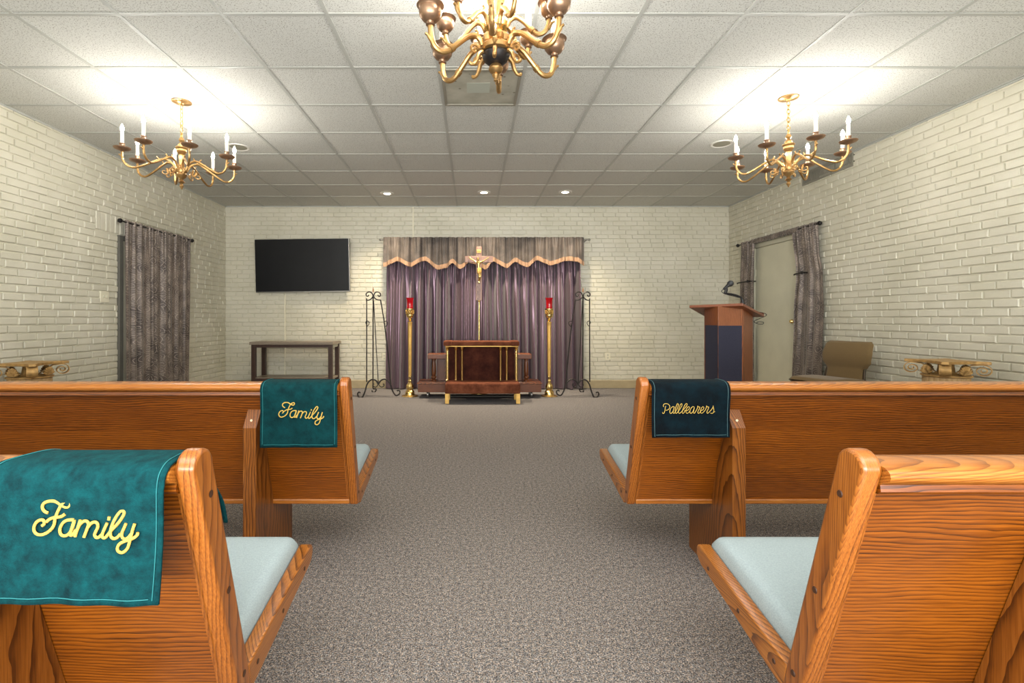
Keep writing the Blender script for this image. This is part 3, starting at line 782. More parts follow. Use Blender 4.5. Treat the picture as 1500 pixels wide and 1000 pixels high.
def centre_chandelier(loc):
    t = thing('chandelier', 'large twelve-arm brass chandelier nearest the camera, cut by the top edge', 'chandelier', loc)
    def B(mb, n, mat, par, **k): return mb.build(n, mat, par, world=False, **k)
    Z = lambda z: z - ZC
    B(MB().lathe([(0, -.03), (.02, -.028), (.05, -.015), (.075, -.006), (.08, 0), (0, 0)], seg=28), 'canopy', 'old_brass', t)
    m = MB(); chain_links(m, 0, 0, Z(2.72), -.03, .034, .011, .003); B(m, 'chain', 'brass', t)
    col = [(0, 2.73), (.01, 2.725), (.016, 2.71), (.01, 2.695), (.03, 2.68), (.036, 2.655), (.02, 2.63), (.03, 2.615), (.062, 2.60), (.066, 2.58), (.052, 2.56), (.044, 2.53), (.028, 2.50), (.024, 2.475), (.05, 2.46), (.056, 2.445), (.054, 2.42), (.040, 2.405), (.026, 2.395), (.024, 2.375), (.034, 2.36)]
    B(MB().lathe([(r, Z(z)) for r, z in col], seg=28), 'column', 'brass', t)
    B(MB().lathe([(r, Z(z)) for r, z in [(.02, 2.40), (.05, 2.395), (.066, 2.375), (.060, 2.355), (.045, 2.345)]], seg=40, ripple=.08, nr=10), 'gadrooned_collar', 'old_brass', t)
    B(MB().lathe([(r, Z(z)) for r, z in [(.045, 2.350), (.066, 2.345), (.074, 2.335), (.072, 2.318), (.060, 2.310)]], seg=32), 'hub_ring', 'old_brass', t)
    B(MB().lathe([(r, Z(z)) for r, z in [(.060, 2.312), (.064, 2.300), (.056, 2.280), (.038, 2.264), (.022, 2.258)]], seg=28), 'hub_bowl', 'iron', t)
    B(MB().lathe([(r, Z(z)) for r, z in [(.022, 2.260), (.030, 2.250), (.034, 2.238), (.026, 2.224), (.014, 2.216), (.018, 2.210), (.012, 2.200), (.008, 2.194), (.010, 2.186), (0, 2.178)]], seg=20), 'finial', 'old_brass', t)
    def arm_set(prof, cup, tip, zt, ang, scl, zfoot=None):
        a0 = None
        pts = cat_rom([(r, 0, Z(z)) for r, z in prof], 5)
        for k in range(6):
            if a0 is None:
                a0 = B(MB().tube(pts, [.0125 * scl] * len(pts), 10), 'arm', 'old_brass', t)
                a0.rotation_euler = (0, 0, R(ang))
                s = MB()
                j = int(len(pts) * .50)
                p, q = pts[j], pts[j + 1]
                d = (q - p).normalized()
                s.tube([p - d * .012, p - d * .010, p + d * .010, p + d * .012], [.013 * scl, .0165 * scl, .0165 * scl, .013 * scl], 12); B(s, 'arm_ring', 'old_brass', a0); s = MB()
                e = pts[len(pts) - 6]
                s.tube(cat_rom([(e.x - .002, 0, e.z - .02), (e.x + .016, 0, e.z + .004), (e.x + .030, 0, e.z + .010)], 4), [.009] * 4 + [.006] * 4 + [.001], 8); B(s, 'leaf_spur', 'old_brass', a0); s = MB()
                h = pts[8]
                s.tube(cat_rom([(h.x + .01, 0, h.z + .004), (h.x - .002, 0, h.z + .022), (h.x + .012, 0, h.z + .03)], 4), [.008] * 4 + [.005] * 4 + [.001], 8); B(s, 'leaf_spur', 'old_brass', a0); s = MB()
                if zfoot:
                    pl = lambda a, b: (a, 0, b)
                    s.tube(cat_rom([(.066, 0, Z(2.305)), (.085, 0, Z(2.29)), (.095, 0, Z(2.262)), (.110, 0, Z(2.240)), (.128, 0, Z(2.238)), (.130, 0, Z(2.246))], 5), [.010] * 12 + [.008] * 14, 8); B(s, 'scroll', 'old_brass', a0); s = MB()
                    scroll(s, (.108, Z(2.305)), .026, 1.0, R(160), pl, .008, -1)
                if zfoot: B(s, 'scroll', 'old_brass', a0)
                c0 = (tip, 0, Z(zt))
                K = scl
                B(MB().lathe([(r * K, z * K) for r, z in [(.012, -.052), (.020, -.048), (.013, -.042), (.016, -.034), (.034, -.026), (.047, -.008), (.050, .010), (.046, .024), (.052, .032), (.060, .036), (.056, .039), (.040, .034), (.024, .030), (.022, .040), (.022, .062), (.015, .064)]], c0, 28), 'drip_cup', 'bronze', a0)
                B(MB().lathe([(.0145, .055), (.0145, .165), (.012, .17), (0, .17)], c0, 16), 'candle_sleeve', 'sleeve', a0)
                B(MB().lathe([(.007, .17), (.015, .187), (.0165, .20), (.011, .22), (.004, .235), (0, .24)], c0, 10), 'bulb', 'bulb_soft', a0)
            else:
                a = a0.copy(); C.objects.link(a); a.rotation_euler = (0, 0, R(ang + 60 * k))
                for ch in list(a0.children):
                    c = ch.copy(); C.objects.link(c); c.parent = a
    arm_set([(.068, 2.332), (.080, 2.356), (.105, 2.368), (.145, 2.352), (.19, 2.312), (.235, 2.272), (.268, 2.262), (.298, 2.278), (.313, 2.315), (.318, 2.36)], None, .318, 2.412, 24, 1.0, True)
    arm_set([(.050, 2.42), (.066, 2.452), (.095, 2.462), (.130, 2.436), (.165, 2.395), (.195, 2.372), (.224, 2.380), (.240, 2.41), (.243, 2.44)], None, .243, 2.475, -14, .85)
    return t
centre_chandelier((.108, 2.262, ZC))

# ------------------------------------------------------------------ ceiling items
t = thing('ceiling_vent', 'square stained grey ceiling panel with pale sticker above the aisle', 'vent', (.065, 3.787, ZC))
x0, x1, y0, y1 = -.227, .359, 3.492, 4.083
MB().box(x0, x1, y0, y1, ZC - .004, ZC).build('panel', 'stained', t)
fr = MB(); w = .022
fr.box(x0, x1, y0, y0 + w, ZC - .012, ZC - .003); fr.box(x0, x1, y1 - w, y1, ZC - .012, ZC - .003); fr.box(x0, x0 + w, y0 + w, y1 - w, ZC - .012, ZC - .003); fr.box(x1 - w, x1, y0 + w, y1 - w, ZC - .012, ZC - .003)
fr.build('frame', 'grille', t, bevel=.002)
MB().box(-.043, .133, 3.70, 3.86, ZC - .0052, ZC - .0035).build('sticker', 'label_paper', t)
for (cx, cy, lab) in ((-2.42, 5.09, 'round flush ceiling speaker beside the left chandelier'), (2.53, 4.99, 'round flush ceiling speaker beside the right chandelier')):
    t = thing('ceiling_speaker', lab, 'speaker', (cx, cy, ZC), 'round ceiling speakers')
    MB().lathe([(.107, 0), (.107, -.006), (.100, -.009), (.095, -.006)], (cx, cy, ZC), 36).build('rim', 'ring', t)
    MB().lathe([(.097, -.0055), (0, -.0085)], (cx, cy, ZC), 36).build('cover', 'speaker', t)
for i, (pxx, py) in enumerate(((567, 283), (709, 281.5), (828, 281))):
    Y = F * 1.78 / (467 - py); cx = (pxx - 692) / F * Y
    t = thing('recessed_light', ('leftmost of the three round recessed ceiling lights, above the curtain edge', 'middle one of the three round recessed ceiling lights', 'rightmost of the three round recessed ceiling lights')[i], 'light', (cx, Y, ZC), 'recessed ceiling lights')
    MB().lathe([(.095, 0), (.095, -.006), (.085, -.010), (.070, -.007)], (cx, Y, ZC), 32).build('trim_ring', 'ring', t)
    MB().lathe([(.072, -.006), (0, -.009)], (cx, Y, ZC), 24).build('lens', 'downlight', t)
    ld = bpy.data.lights.new('downlight_beam', 'SPOT'); ld.energy = 190; ld.spot_size = R(120); ld.spot_blend = .8; ld.color = (1, .84, .62); ld.shadow_soft_size = .07
    lo = bpy.data.objects.new('downlight_beam', ld); C.objects.link(lo); lo.location = (cx, Y, ZC - .02)
t = thing('wall_vent', 'slatted air vent high on the right brick wall', 'vent', (XR - .01, 5.62, 2.79))
MB().box(XR - .012, XR, 5.22, 6.02, 2.715, 2.865).build('backing', 'ventdark', t)
fr = MB()
for a in ((5.22, 6.02, 2.715, 2.733), (5.22, 6.02, 2.845, 2.865), (5.22, 5.24, 2.733, 2.845), (6.0, 6.02, 2.733, 2.845)):
    fr.box(XR - .024, XR - .010, *a)
fr.build('frame', 'grille', t)
s = MB()
for i in range(38):
    y = 5.25 + i * .0198
    s.box(XR - .021, XR - .011, y, y + .007, 2.733, 2.845)
s.build('slats', 'grille', t)['kind'] = 'stuff'

# ------------------------------------------------------------------ curtains
def curtain(name, mat, parent, to3, edges, z0, z1, nf, amp, seed, nu=220, nv=40, topfine=True, bottom=None, flare=1.0):
    """edges(v) -> (a, b) along the wall; to3(a, depth, z)"""
    rn = random.Random(seed)
    ph = [rn.uniform(0, 6.28) for _ in range(8)]
    wj = [rn.uniform(-.5, .5) for _ in range(8)]
    def fold(u, v):
        w = u * nf * 2 * PI + 1.1 * math.sin(u * 5 + ph[0]) + .9 * math.sin(u * 13 + ph[1]) + .25 * math.sin(v * 3 + ph[2] + u * 9)
        s = math.sin(w)
        s = math.copysign(abs(s) ** .75, s)
        a = (.55 + .45 * min(1, v * 2.0 + .15)) * (.75 + .35 * math.sin(u * 17 + ph[3]) + .2 * math.sin(u * 29 + ph[4] + v))
        fine = (.35 * math.sin(u * nf * 2 * PI * 2.63 + ph[5]) + .2 * math.sin(u * nf * 2 * PI * 4.1 + ph[6])) * max(0, 1 - v * 3.2) + .16 * math.sin(u * nf * 2 * PI * 2.1 + ph[7] + v * 2)
        return amp * (s * a + fine)
    def fn(u, v):
        a, b = edges(v)
        z = z1 + (z0 - z1) * v
        if bottom and v > .999: z += bottom(u)
        return to3(a + (b - a) * u, fold(u, v), z)
    return MB().grid(fn, nu, nv).build(name, mat, parent, sharp=180)

# mauve back curtain
o = curtain('altar_curtain', 'satin', None, lambda a, d, z: (a, 7.63 + d * (1 if d < 0 else .9), z), lambda v: (-1.33 - .02 * v, 1.66 + .05 * v), .012, 2.27, 21, .085, 3, nu=620, nv=30)
tag(o, 'floor-length mauve satin curtain on the back wall behind the crucifix', 'curtain')
# valance with scalloped fringe
t = thing('valance', 'grey-brown crinkled valance with scalloped tan fringe above the mauve curtain', 'valance', (.17, 7.53, 2.3))
sc = [(150, 217), (225, 188), (290, 215), (365, 185), (440, 231), (475, 222), (512, 198), (550, 228), (600, 195), (640, 205), (682, 230), (722, 190), (792, 222), (838, 192), (898, 218), (950, 183), (1020, 208), (1110, 185), (1150, 188), (1197, 210)]
sc = [((a / 3.5725 + 520 - 692) / F * 7.52, CAMZ - (b / 3.5725 + 330 - 467) / F * 7.52) for a, b in sc]
def zlow(x):
    for (a, za), (b, zb) in zip(sc, sc[1:]):
        if a <= x <= b:
            f = (x - a) / (b - a); f = f * f * (3 - 2 * f); return za + (zb - za) * f
    return sc[0][1] if x < sc[0][0] else sc[-1][1]
xA, xB = sc[0][0], sc[-1][0]
def vfold(u, v):
    w = u * 2 * PI
    return .026 * math.sin(w * 21 + 1.9 * math.sin(u * 14)) * (.35 + .65 * v) + .012 * math.sin(w * 41 + 2 + 2 * math.sin(w * 3)) * (1 - v * .4)
def vfn(u, v):
    x = xA + (xB - xA) * u; z1 = 2.335; z = z1 + (zlow(x) + .05 - z1) * v
    return (x, 7.485 + vfold(u, v) - .015 * v, z)
MB().grid(vfn, 520, 14).build('fabric', 'damask_x', t, sharp=180)
def ffn(u, v):
    x = xA + (xB - xA) * u; z = zlow(x) + .060 - .066 * v + (.006 * math.sin(u * 900) if v > .9 else 0)
    return (x, 7.462 + vfold(u, 1) + .001 * math.sin(u * 700), z)
MB().grid(ffn, 520, 3).build('fringe', 'fringe', t, sharp=180)
t = thing('curtain_rod', 'thin rod over the valance on the back wall', 'curtain rod', (.17, 7.55, 2.305))
MB().tube([(-1.41, 7.535, 2.305), (1.79, 7.535, 2.305)], .010, 10).build('pole', 'bezel', t)
for x in (-1.41, 1.79):
    MB().lathe([(0, -.02), (.014, -.016), (.020, 0), (.014, .016), (0, .02)], (x, 7.535, 2.305), 12, 'X').build('end_knob', 'bezel', t)
    MB().tube([(x + (.03 if x < 0 else -.03), 7.535, 2.305), (x + (.03 if x < 0 else -.03), YB - .002, 2.305)], .008, 8).build('bracket', 'bezel', t)

# left wall curtains
def rod(label, x, xw, ya, yb, z, sleeve=None):
    t = thing('curtain_rod', label, 'curtain rod', (x, (ya + yb) / 2, z))
    MB().tube([(x, ya, z), (x, yb, z)], .009, 10).build('pole', 'rod', t)
    for y, s in ((ya, -1), (yb, 1)):
        MB().lathe([(0, -.026), (.018, -.020), (.026, 0), (.018, .018), (.009, .026)], (x, y + s * .018, z), 14, 'Y').build('ball_finial', 'rod', t)
        MB().tube([(x, y - s * .03, z), (xw, y - s * .03, z)], .007, 8).build('bracket', 'rod', t)
    return t
rod('black curtain rod on the left wall', XL + .075, XL, 5.365, 6.70, 2.16)
XC = XL + .075
left_to = lambda a, d, z: (XC + d * .8, a, z)
ysp = lambda v: 6.04 + .03 * v
e1 = lambda v: (5.42 + .02 * v, 6.075 - .03 * max(0, (v - .78) / .22) ** 1.2 + .0)
e2 = lambda v: (6.085 + .04 * max(0, (v - .78) / .22) ** 1.2, 6.67 - .04 * v)
g_ = 'damask curtain panels on the left wall'
o = curtain('curtain', 'damask', None, left_to, e1, .03, 2.185, 6, .03, 11, nu=150, nv=40); tag(o, 'taupe damask curtain panel on the left wall, the nearer of the pair', 'curtain', g_)
o = curtain('curtain', 'damask', None, lambda a, d, z: (XC + d * .8 + .004, a, z), e2, .03, 2.185, 5, .028, 12, nu=130, nv=40); tag(o, 'taupe damask curtain panel on the left wall, the farther of the pair', 'curtain', g_)

# right wall curtains
t = rod('black curtain rod over the cream door on the right wall', XR - .075, XR, 5.66, 7.36, 2.19)
XC2 = XR - .08
def hfn(u, v):
    a = 2 * PI * v
    y = 6.0 + 1.0 * u; r = .021 + .003 * math.sin(u * 160) + .002 * math.sin(u * 90 + 1)
    return (XR - .075 + r * math.cos(a), y, 2.185 + (r + .012) * math.sin(a))
MB().grid(hfn, 160, 12).build('fabric_sleeve', 'damask', t, sharp=180)
def lerp_keys(keys, v):
    for (a, x), (b, y) in zip(keys, keys[1:]):
        if a <= v <= b:
            f = (v - a) / (b - a); f = f * f * (3 - 2 * f); return x + (y - x) * f
    return keys[-1][1]
nearR = lambda v: (lerp_keys([(0, 6.10), (.26, 6.03), (.5, 6.08), (1, 6.14)], v), lerp_keys([(0, 5.68), (.15, 5.66), (.28, 5.60), (.45, 5.585), (.7, 5.61), (1, 5.65)], v))
farR = lambda v: (lerp_keys([(0, 7.30), (.28, 7.33), (1, 7.38)], v), lerp_keys([(0, 6.93), (.3, 6.97), (1, 6.96)], v))
g_ = 'damask curtains tied back at the cream door'
o = curtain('curtain', 'damask', None, lambda a, d, z: (XC2 + d * .8, a, z), nearR, .03, 2.215, 3.6, .03, 21, nu=110, nv=48); tag(o, 'taupe damask curtain right of the cream door, above the brown chair', 'curtain', g_)
o = curtain('curtain', 'damask', None, lambda a, d, z: (XC2 + d * .8, a, z), farR, .03, 2.215, 3.2, .026, 22, nu=100, nv=48); tag(o, 'taupe damask curtain left of the cream door, behind the lectern', 'curtain', g_)
for (ya, yb, z, lab) in ((5.99, 5.84, 1.635, 'black curtain holdback on the drape nearer the chair'), (7.28, 6.99, 1.62, 'black curtain holdback on the drape behind the lectern')):
    t = thing('curtain_holdback', lab, 'holdback', (XR - .1, (ya + yb) / 2, z), 'black curtain holdbacks')
    MB().tube(cat_rom([(XR - .12, ya + .03, z - .006), (XR - .128, ya, z), (XR - .132, (ya + yb) / 2, z + .004), (XR - .128, yb, z + .006), (XR - .118, yb - .01, z + .006)], 5), .009, 8).build('arm', 'rod', t)
    MB().lathe([(0, -.03), (.016, -.027), (.02, -.015), (.012, 0), (.008, .018), (.008, .10)], (XR - .13, yb, z + .006), 12, 'X').build('knob', 'rod', t)

# ------------------------------------------------------------------ television, console, plates
t = thing('television', 'large black wall-mounted flat television, slightly crooked, on the back wall', 'television', (-2.65, 7.65, 1.92))
cx, cz = -2.645, 1.92; hw, hh = .735, .413; YT = 7.645
def trot(mb):
    a = R(.7); ca, sa = math.cos(a), math.sin(a)
    mb.v = [(cx + (x - cx) * ca - (z - cz) * sa, y + (cz - z) * .03, cz + (x - cx) * sa + (z - cz) * ca) for x, y, z in mb.v]; return mb
trot(MB().box(cx - hw, cx + hw, YT, YT + .035, cz - hh, cz + hh)).build('casing', 'bezel', t, bevel=.004)
trot(MB().box(cx - hw + .005, cx + hw - .012, YT - .003, YT + .001, cz - hh + .014, cz + hh - .005)).build('screen', 'screen', t)
trot(MB().box(cx + .02, cx + .13, YT - .004, YT + .01, cz - hh - .006, cz - hh + .003)).build('badge_bar', 'bezel', t)
MB().box(cx - .25, cx + .25, YT + .035, YB - .016, cz - .15, cz + .15).build('wall_bracket', 'black', t)
t = thing('cable_cover', 'slim cream cable conduit on brick below the television', 'conduit', (-2.95, 7.75, .9))
MB().box(-2.965, -2.950, YB - .022, YB - .006, .10, 1.53).build('channel', 'white', t)
t = thing('cable_cover', 'slim cream conduit running up from the valance to the ceiling', 'conduit', (-.93, 7.75, 2.6))
MB().box(-.945, -.922, YB - .024, YB - .006, 2.31, ZC - .016).build('channel', 'white', t)

t = thing('console_table', 'grey-topped console table with dark brown legs below the television', 'table', (-2.66, 7.44, 0))
xa, xb, ya, yb = -3.275, -2.045, 7.21, 7.66
MB().box(xa, xb, ya, yb, .712, .752).build('tabletop', 'table_top', t, bevel=.003)
for i, x in enumerate((xa + .02, xb - .078)):
    for y in (ya + .02, yb - .078):
        MB().box(x, x + .058, y, y + .058, 0, .712).build('leg', 'table_leg', t, bevel=.003)
a = MB(); a.box(xa + .078, xb - .078, ya + .025, ya + .045, .668, .712); a.box(xa + .078, xb - .078, yb - .05, yb - .03, .668, .712)
a.build('apron', 'table_leg', t)
a = MB(); a.box(xa + .03, xa + .05, ya + .078, yb - .078, .668, .712); a.box(xb - .05, xb - .03, ya + .078, yb - .078, .668, .712)
a.build('end_apron', 'casing', t)
MB().box(xa + .03, xb - .03, ya + .03, yb - .03, .195, .225).build('shelf', 'table_top', t, bevel=.003)
a = MB(); a.box(xa + .078, xb - .078, ya + .02, ya + .04, .165, .215); a.build('shelf_rail', 'table_leg', t)

def plate(name, label, cat, c, axis, w=.07, h=.115, slots=2, mat='white'):
    t = thing(name, label, cat, c)
    x, y, z = c
    if axis == 'Y':
        MB().box(x - w / 2, x + w / 2, y - .018, y, z - h / 2, z + h / 2).build('cover', mat, t, bevel=.003)
        s = MB()
        for dz in (-.022, .022): s.lathe([(0, -.0205), (.014, -.0205), (.014, -.018)], (x, y, z + dz), 14, 'Y')
        s.build('socket', 'casing', t)
    else:
        MB().box(x, x + .018, y - w / 2, y + w / 2, z - h / 2, z + h / 2).build('cover', mat, t, bevel=.003)
        for dy in (-.023, .023):
            MB().box(x + .017, x + .030, y + dy - .005, y + dy + .005, z - .010, z + .014).build('toggle', 'casing', t, bevel=.002)
plate('wall_outlet', 'cream electrical outlet on brick, right of the right easel', 'outlet', (2.135, YB - .001, .50), 'Y', .085, .11)
plate('wall_outlet', 'cream electrical outlet on brick at the mauve curtain, left edge', 'outlet', (-1.39, YB - .001, .49), 'Y', .075, .115)
plate('light_switch', 'cream double light switch plate on brick left of the curtain', 'light switch', (XL + .001, 5.20, 1.325), 'X', .12, .12)

# ------------------------------------------------------------------ crucifix
t = thing('crucifix', 'wooden crucifix with brass figure on a tall brass pole', 'crucifix', (.095, 7.22, 0))
CX, CY = .095, 7.20
MB().prism([(CX - .047, 1.36), (CX + .047, 1.36), (CX + .040, 1.93), (CX + .040, 2.15), (CX - .040, 2.15), (CX - .040, 1.93)], 'Y', CY - .012, CY + .012).build('upright_beam', 'cross', t, bevel=.003)
MB().box(CX - .205, CX + .205, CY - .016, CY + .008, 1.915, 2.01).build('crossbeam', 'cross', t, bevel=.003)
pl = MB().box(CX - .030, CX + .030, CY - .018, CY - .011, 2.055, 2.10).build('plaque', 'brass_matte', t, bevel=.002)
lt = MB(); yy = CY - .0195; zz = 2.062; hh_ = .028
for pts in ([(0, 0), (0, 1)], [(.4, 0), (.4, 1), (.9, 0), (.9, 1)], [(1.3, 0), (1.3, 1), (1.75, .9), (1.75, .55), (1.3, .5), (1.8, 0)], [(2.2, 0), (2.2, 1)]):
    lt.tube([(CX - .024 + a * .0215, yy, zz + b * hh_) for a, b in pts], .0016, 5)
lt.build('lettering', 'black', pl)
MB().lathe([(.011, .0), (.011, .62), (.018, .625), (.018, .645), (.011, .65), (.011, 1.35)], (CX + .003, CY + .0, .02), 18).build('pole', 'brass', t)
MB().lathe([(.017, 1.345), (.02, 1.33), (.013, 1.32)], (CX + .003, CY, .02), 16).build('collar', 'brass', t)
MB().lathe([(.13, 0), (.13, .012), (.10, .02), (.045, .03), (.022, .05), (.016, .08), (.012, .10)], (CX + .003, CY, 0), 28).build('base', 'brass', t)
# the figure: one skinned surface
def skinned(name, joints, edges, mat, parent, sub=2):
    o3 = ORG.get(parent, Vector((0, 0, 0)))
    me = bpy.data.meshes.new(name)
    me.from_pydata([tuple(Vector(j[:3]) - o3) for j in joints], edges, [])
    o = bpy.data.objects.new(name, me); C.objects.link(o); o.parent = parent; ORG[o] = o3
    md = o.modifiers.new('skin', 'SKIN')
    for i, j in enumerate(joints):
        r = j[3]
        me.skin_vertices[0].data[i].radius = (r, r) if not isinstance(r, tuple) else r
    me.skin_vertices[0].data[0].use_root = True
    md.use_smooth_shade = True
    s = o.modifiers.new('sub', 'SUBSURF'); s.levels = sub; s.render_levels = sub
    me.materials.append(M[mat])
    return o
fy = CY - .045
k = .155
J = [(CX + .004, fy, 1.80, .021), (CX - .004, fy - .004, 1.845, .019), (CX - .004, fy, 1.888, .026), (CX - .004, fy, 1.915, .018), (CX - .008, fy - .008, 1.934, .009),
     (CX - .014, fy - .016, 1.955, .0165), (CX - .016, fy - .018, 1.972, .013),
     (CX - .040, fy, 1.918, .011), (CX - .085, fy + .005, 1.945, .0085), (CX - .135, fy + .012, 1.982, .006), (CX - .150, fy + .016, 1.990, .007),
     (CX + .034, fy, 1.918, .011), (CX + .080, fy + .005, 1.945, .0085), (CX + .130, fy + .012, 1.982, .006), (CX + .146, fy + .016, 1.990, .007),
     (CX - .008, fy, 1.780, .018), (CX + .006, fy - .026, 1.705, .013), (CX - .006, fy + .004, 1.635, .0085), (CX - .004, fy - .012, 1.605, .008),
     (CX + .016, fy, 1.780, .018), (CX + .022, fy - .024, 1.708, .013), (CX + .008, fy + .004, 1.635, .0085), (CX + .004, fy - .014, 1.608, .008)]
E = [(0, 1), (1, 2), (2, 3), (3, 4), (4, 5), (5, 6), (3, 7), (7, 8), (8, 9), (9, 10), (3, 11), (11, 12), (12, 13), (13, 14), (0, 15), (15, 16), (16, 17), (17, 18), (0, 19), (19, 20), (20, 21), (21, 22)]
fg = skinned('brass_figure', J, E, 'brass', t)
MB().lathe([(.024, .05), (.029, .035), (.032, .01), (.030, -.02), (.026, -.035), (.018, -.03)], (CX + .004, fy, 1.785), 18, ripple=.07, nr=9).build('loincloth', 'brass_matte', fg)
h = MB().lathe([(.0, .022), (.012, .018), (.0185, .006), (.018, -.006), (.012, -.014)], (CX - .0145, fy - .010, 1.966), 14).build('hair', 'old_brass', fg)

# ------------------------------------------------------------------ candle stands
def candle_stand(cx, cy, label):
    t = thing('candle_stand', label, 'candle stand', (cx, cy, 0), 'brass floor candle stands')
    c = (cx, cy, 0)
    MB().lathe([(.115, 0), (.118, .006), (.105, .014), (.070, .020), (.066, .026), (.066, .055), (.060, .060)], c, 32).build('foot', 'brass', t)
    MB().lathe([(.058, .055), (.060, .068), (.050, .080), (.040, .090), (.046, .10), (.052, .125), (.046, .16), (.030, .185), (.020, .20), (.028, .215), (.024, .232), (.014, .245), (.016, .262), (.024, .272), (.022, .285)], c, 32, ripple=.05, nr=8).build('ornate_base', 'brass', t)
    MB().lathe([(.021, .28), (.023, .34), (.028, .98), (.029, 1.03), (.033, 1.036), (.033, 1.046), (.026, 1.05)], c, 24).build('shaft', 'brass_matte', t)
    MB().lathe([(.020, 1.046), (.015, 1.058), (.022, 1.070), (.032, 1.078), (.018, 1.088), (.028, 1.10), (.044, 1.118), (.052, 1.135), (.050, 1.15), (.055, 1.158), (.053, 1.215), (.056, 1.222), (.054, 1.235), (.040, 1.236)], c, 32, ripple=.02, nr=12).build('candle_cup', 'brass', t)
    # openwork relief on the cup
    m = MB()
    for i in range(10):
        a = 2 * PI * i / 10
        m.tube([(cx + .055 * math.cos(a + q), cy + .055 * math.sin(a + q), z) for q, z in ((0, 1.162), (.15, 1.175), (.28, 1.187), (.15, 1.20), (0, 1.212), (-.15, 1.20), (-.28, 1.187), (-.15, 1.175))], .003, 5, cyclic=True)
    m.build('cup_relief', 'brass_matte', t)
    MB().lathe([(.040, 1.232), (.045, 1.24), (.045, 1.262), (.042, 1.275), (.044, 1.30), (.047, 1.36), (.056, 1.384), (.057, 1.388), (.054, 1.388), (.044, 1.36), (.040, 1.30), (.036, 1.245), (0, 1.24)], c, 28).build('red_glass', 'glass_red', t)
candle_stand(-.883, 6.945, 'tall brass candle stand with red glass beside the left easel')
candle_stand(1.085, 6.945, 'tall brass candle stand with red glass beside the right easel')

# ------------------------------------------------------------------ easels
def easel(mirror, label):
    cxl = -1.39
    shift = 1.552
    def W(zx, zy, Y):
        x, y, z = P(zx / 5.556 + 520, zy / 5.556 + 410, Y)
        if mirror: x = shift + (cxl - x)
        return (x, y, z)
    def Yf(zy): return 7.0 - (zy - 60) / 900 * .17
    loc = (shift if mirror else cxl, 6.95, 0)
    t = thing('easel', label, 'easel', loc, 'wrought iron easels')
    def wire(pts, r=.0085, n=5, Y=None, rr=None):
        w = [W(a, b, Y(b) if Y else Yf(b)) for a, b in pts]
        return cat_rom(w, n)
    def bar(name, strokes, r=.0085, mat='iron', Y=None):
        m = MB()
        for s in strokes: m.tube(wire(s, Y=Y), r, 7)
        return m.build(name, mat, t)
    bar('upright', [[(148, 130), (135, 150), (115, 163), (96, 166), (95, 175), (95, 500), (95, 830)]])
    bar('upright', [[(150, 130), (163, 150), (185, 161), (207, 164), (211, 178), (240, 360), (268, 600), (290, 845)]])
    bar('scroll_top', [[(148, 132), (137, 106), (112, 97), (92, 110), (94, 130), (108, 130), (112, 120)], [(150, 132), (163, 104), (188, 97), (207, 112), (203, 131), (190, 130), (187, 120)]])
    bar('centre_bar', [[(152, 170), (170, 500), (190, 845)]], .006)
    bar('foot', [[(190, 850), (170, 817), (132, 812), (100, 845), (82, 905), (62, 950), (35, 950), (22, 930), (30, 912), (45, 918)]], .0105)
    bar('foot', [[(190, 850), (212, 817), (248, 808), (284, 838), (305, 898), (330, 937), (358, 930), (366, 908), (352, 896), (342, 905)]], .0105)
    bar('inner_scroll', [[(192, 838), (198, 858), (216, 870), (234, 862), (236, 848), (226, 846)], [(188, 838), (184, 858), (166, 872), (150, 862), (148, 848), (158, 846)]], .006)
    bar('side_curl', [[(95, 378), (108, 368), (116, 350), (108, 335), (92, 336), (88, 350), (97, 356)]], .0055)
    bar('side_curl', [[(243, 380), (258, 370), (266, 350), (256, 335), (240, 338), (236, 352), (246, 357)]], .0055)
    m = MB(); m.tube([W(148, 100, 6.99), W(148, 82, 6.99), W(148, 72, 6.99), W(148, 58, 6.99)], [.007, .011, .007, .001], 8); m.build('finial', 'copper', t)
    Yr = lambda zy: 7.02 + (zy - 150) / 760 * .31
    m = MB(); m.tube([W(a, b, Yr(b)) for a, b in ((148, 140), (147, 500), (146, 870))], .0085, 7)
    m.tube(wire([(146, 868), (150, 885), (168, 884), (172, 895), (160, 912), (142, 910), (138, 896)], Y=Yr), .0085, 7)
    m.build('rear_leg', 'iron', t)
    return t
easel(False, 'black wrought iron easel with scrolled top, left of the mauve curtain')
easel(True, 'black wrought iron easel with scrolled top, right of the mauve curtain')

# ------------------------------------------------------------------ kneeler and bier
t = thing('kneeler', 'rust velvet padded kneeler with brass columns in front of the crucifix', 'kneeler', (.12, 6.5, 0))
def bxp(a, b, c, d, e, f): return MB().box(a, b, c, d, e, f)
bxp(-.352, .615, 6.30, 6.70, .128, .262).build('kneeling_pad', 'rust', t, bevel=.018, seg=4)
for x in (-.352, .562):
    for y in (6.30, 6.62):
        bxp(x, x + .052, y + .01, y + .06, 0, .132).build('leg', 'brass_matte', t, bevel=.003)
MB().tube([(-.32, 6.64, .045), (.59, 6.64, .045)], .009, 8).build('stretcher', 'bezel', t)
for x, r in ((-.337, .019), (-.222, .014), (-.139, .014), (.379, .014), (.4625, .014), (.592, .019)):
    MB().lathe([(r * 1.3, .255), (r * 1.3, .27), (r, .275), (r, .665), (r * 1.35, .672), (r * 1.0, .68), (r * 1.5, .692), (r * 1.2, .70), (r * 1.7, .716), (r * 1.7, .726)], (x, 6.635, 0), 16).build('column', 'brass', t)
bxp(-.315, .570, 6.665, 6.70, .255, .73).build('back_panel', 'brown_velvet', t, bevel=.004)
bxp(-.36, .612, 6.60, 6.665, .715, .732).build('brass_rail', 'brass_matte', t, bevel=.003)
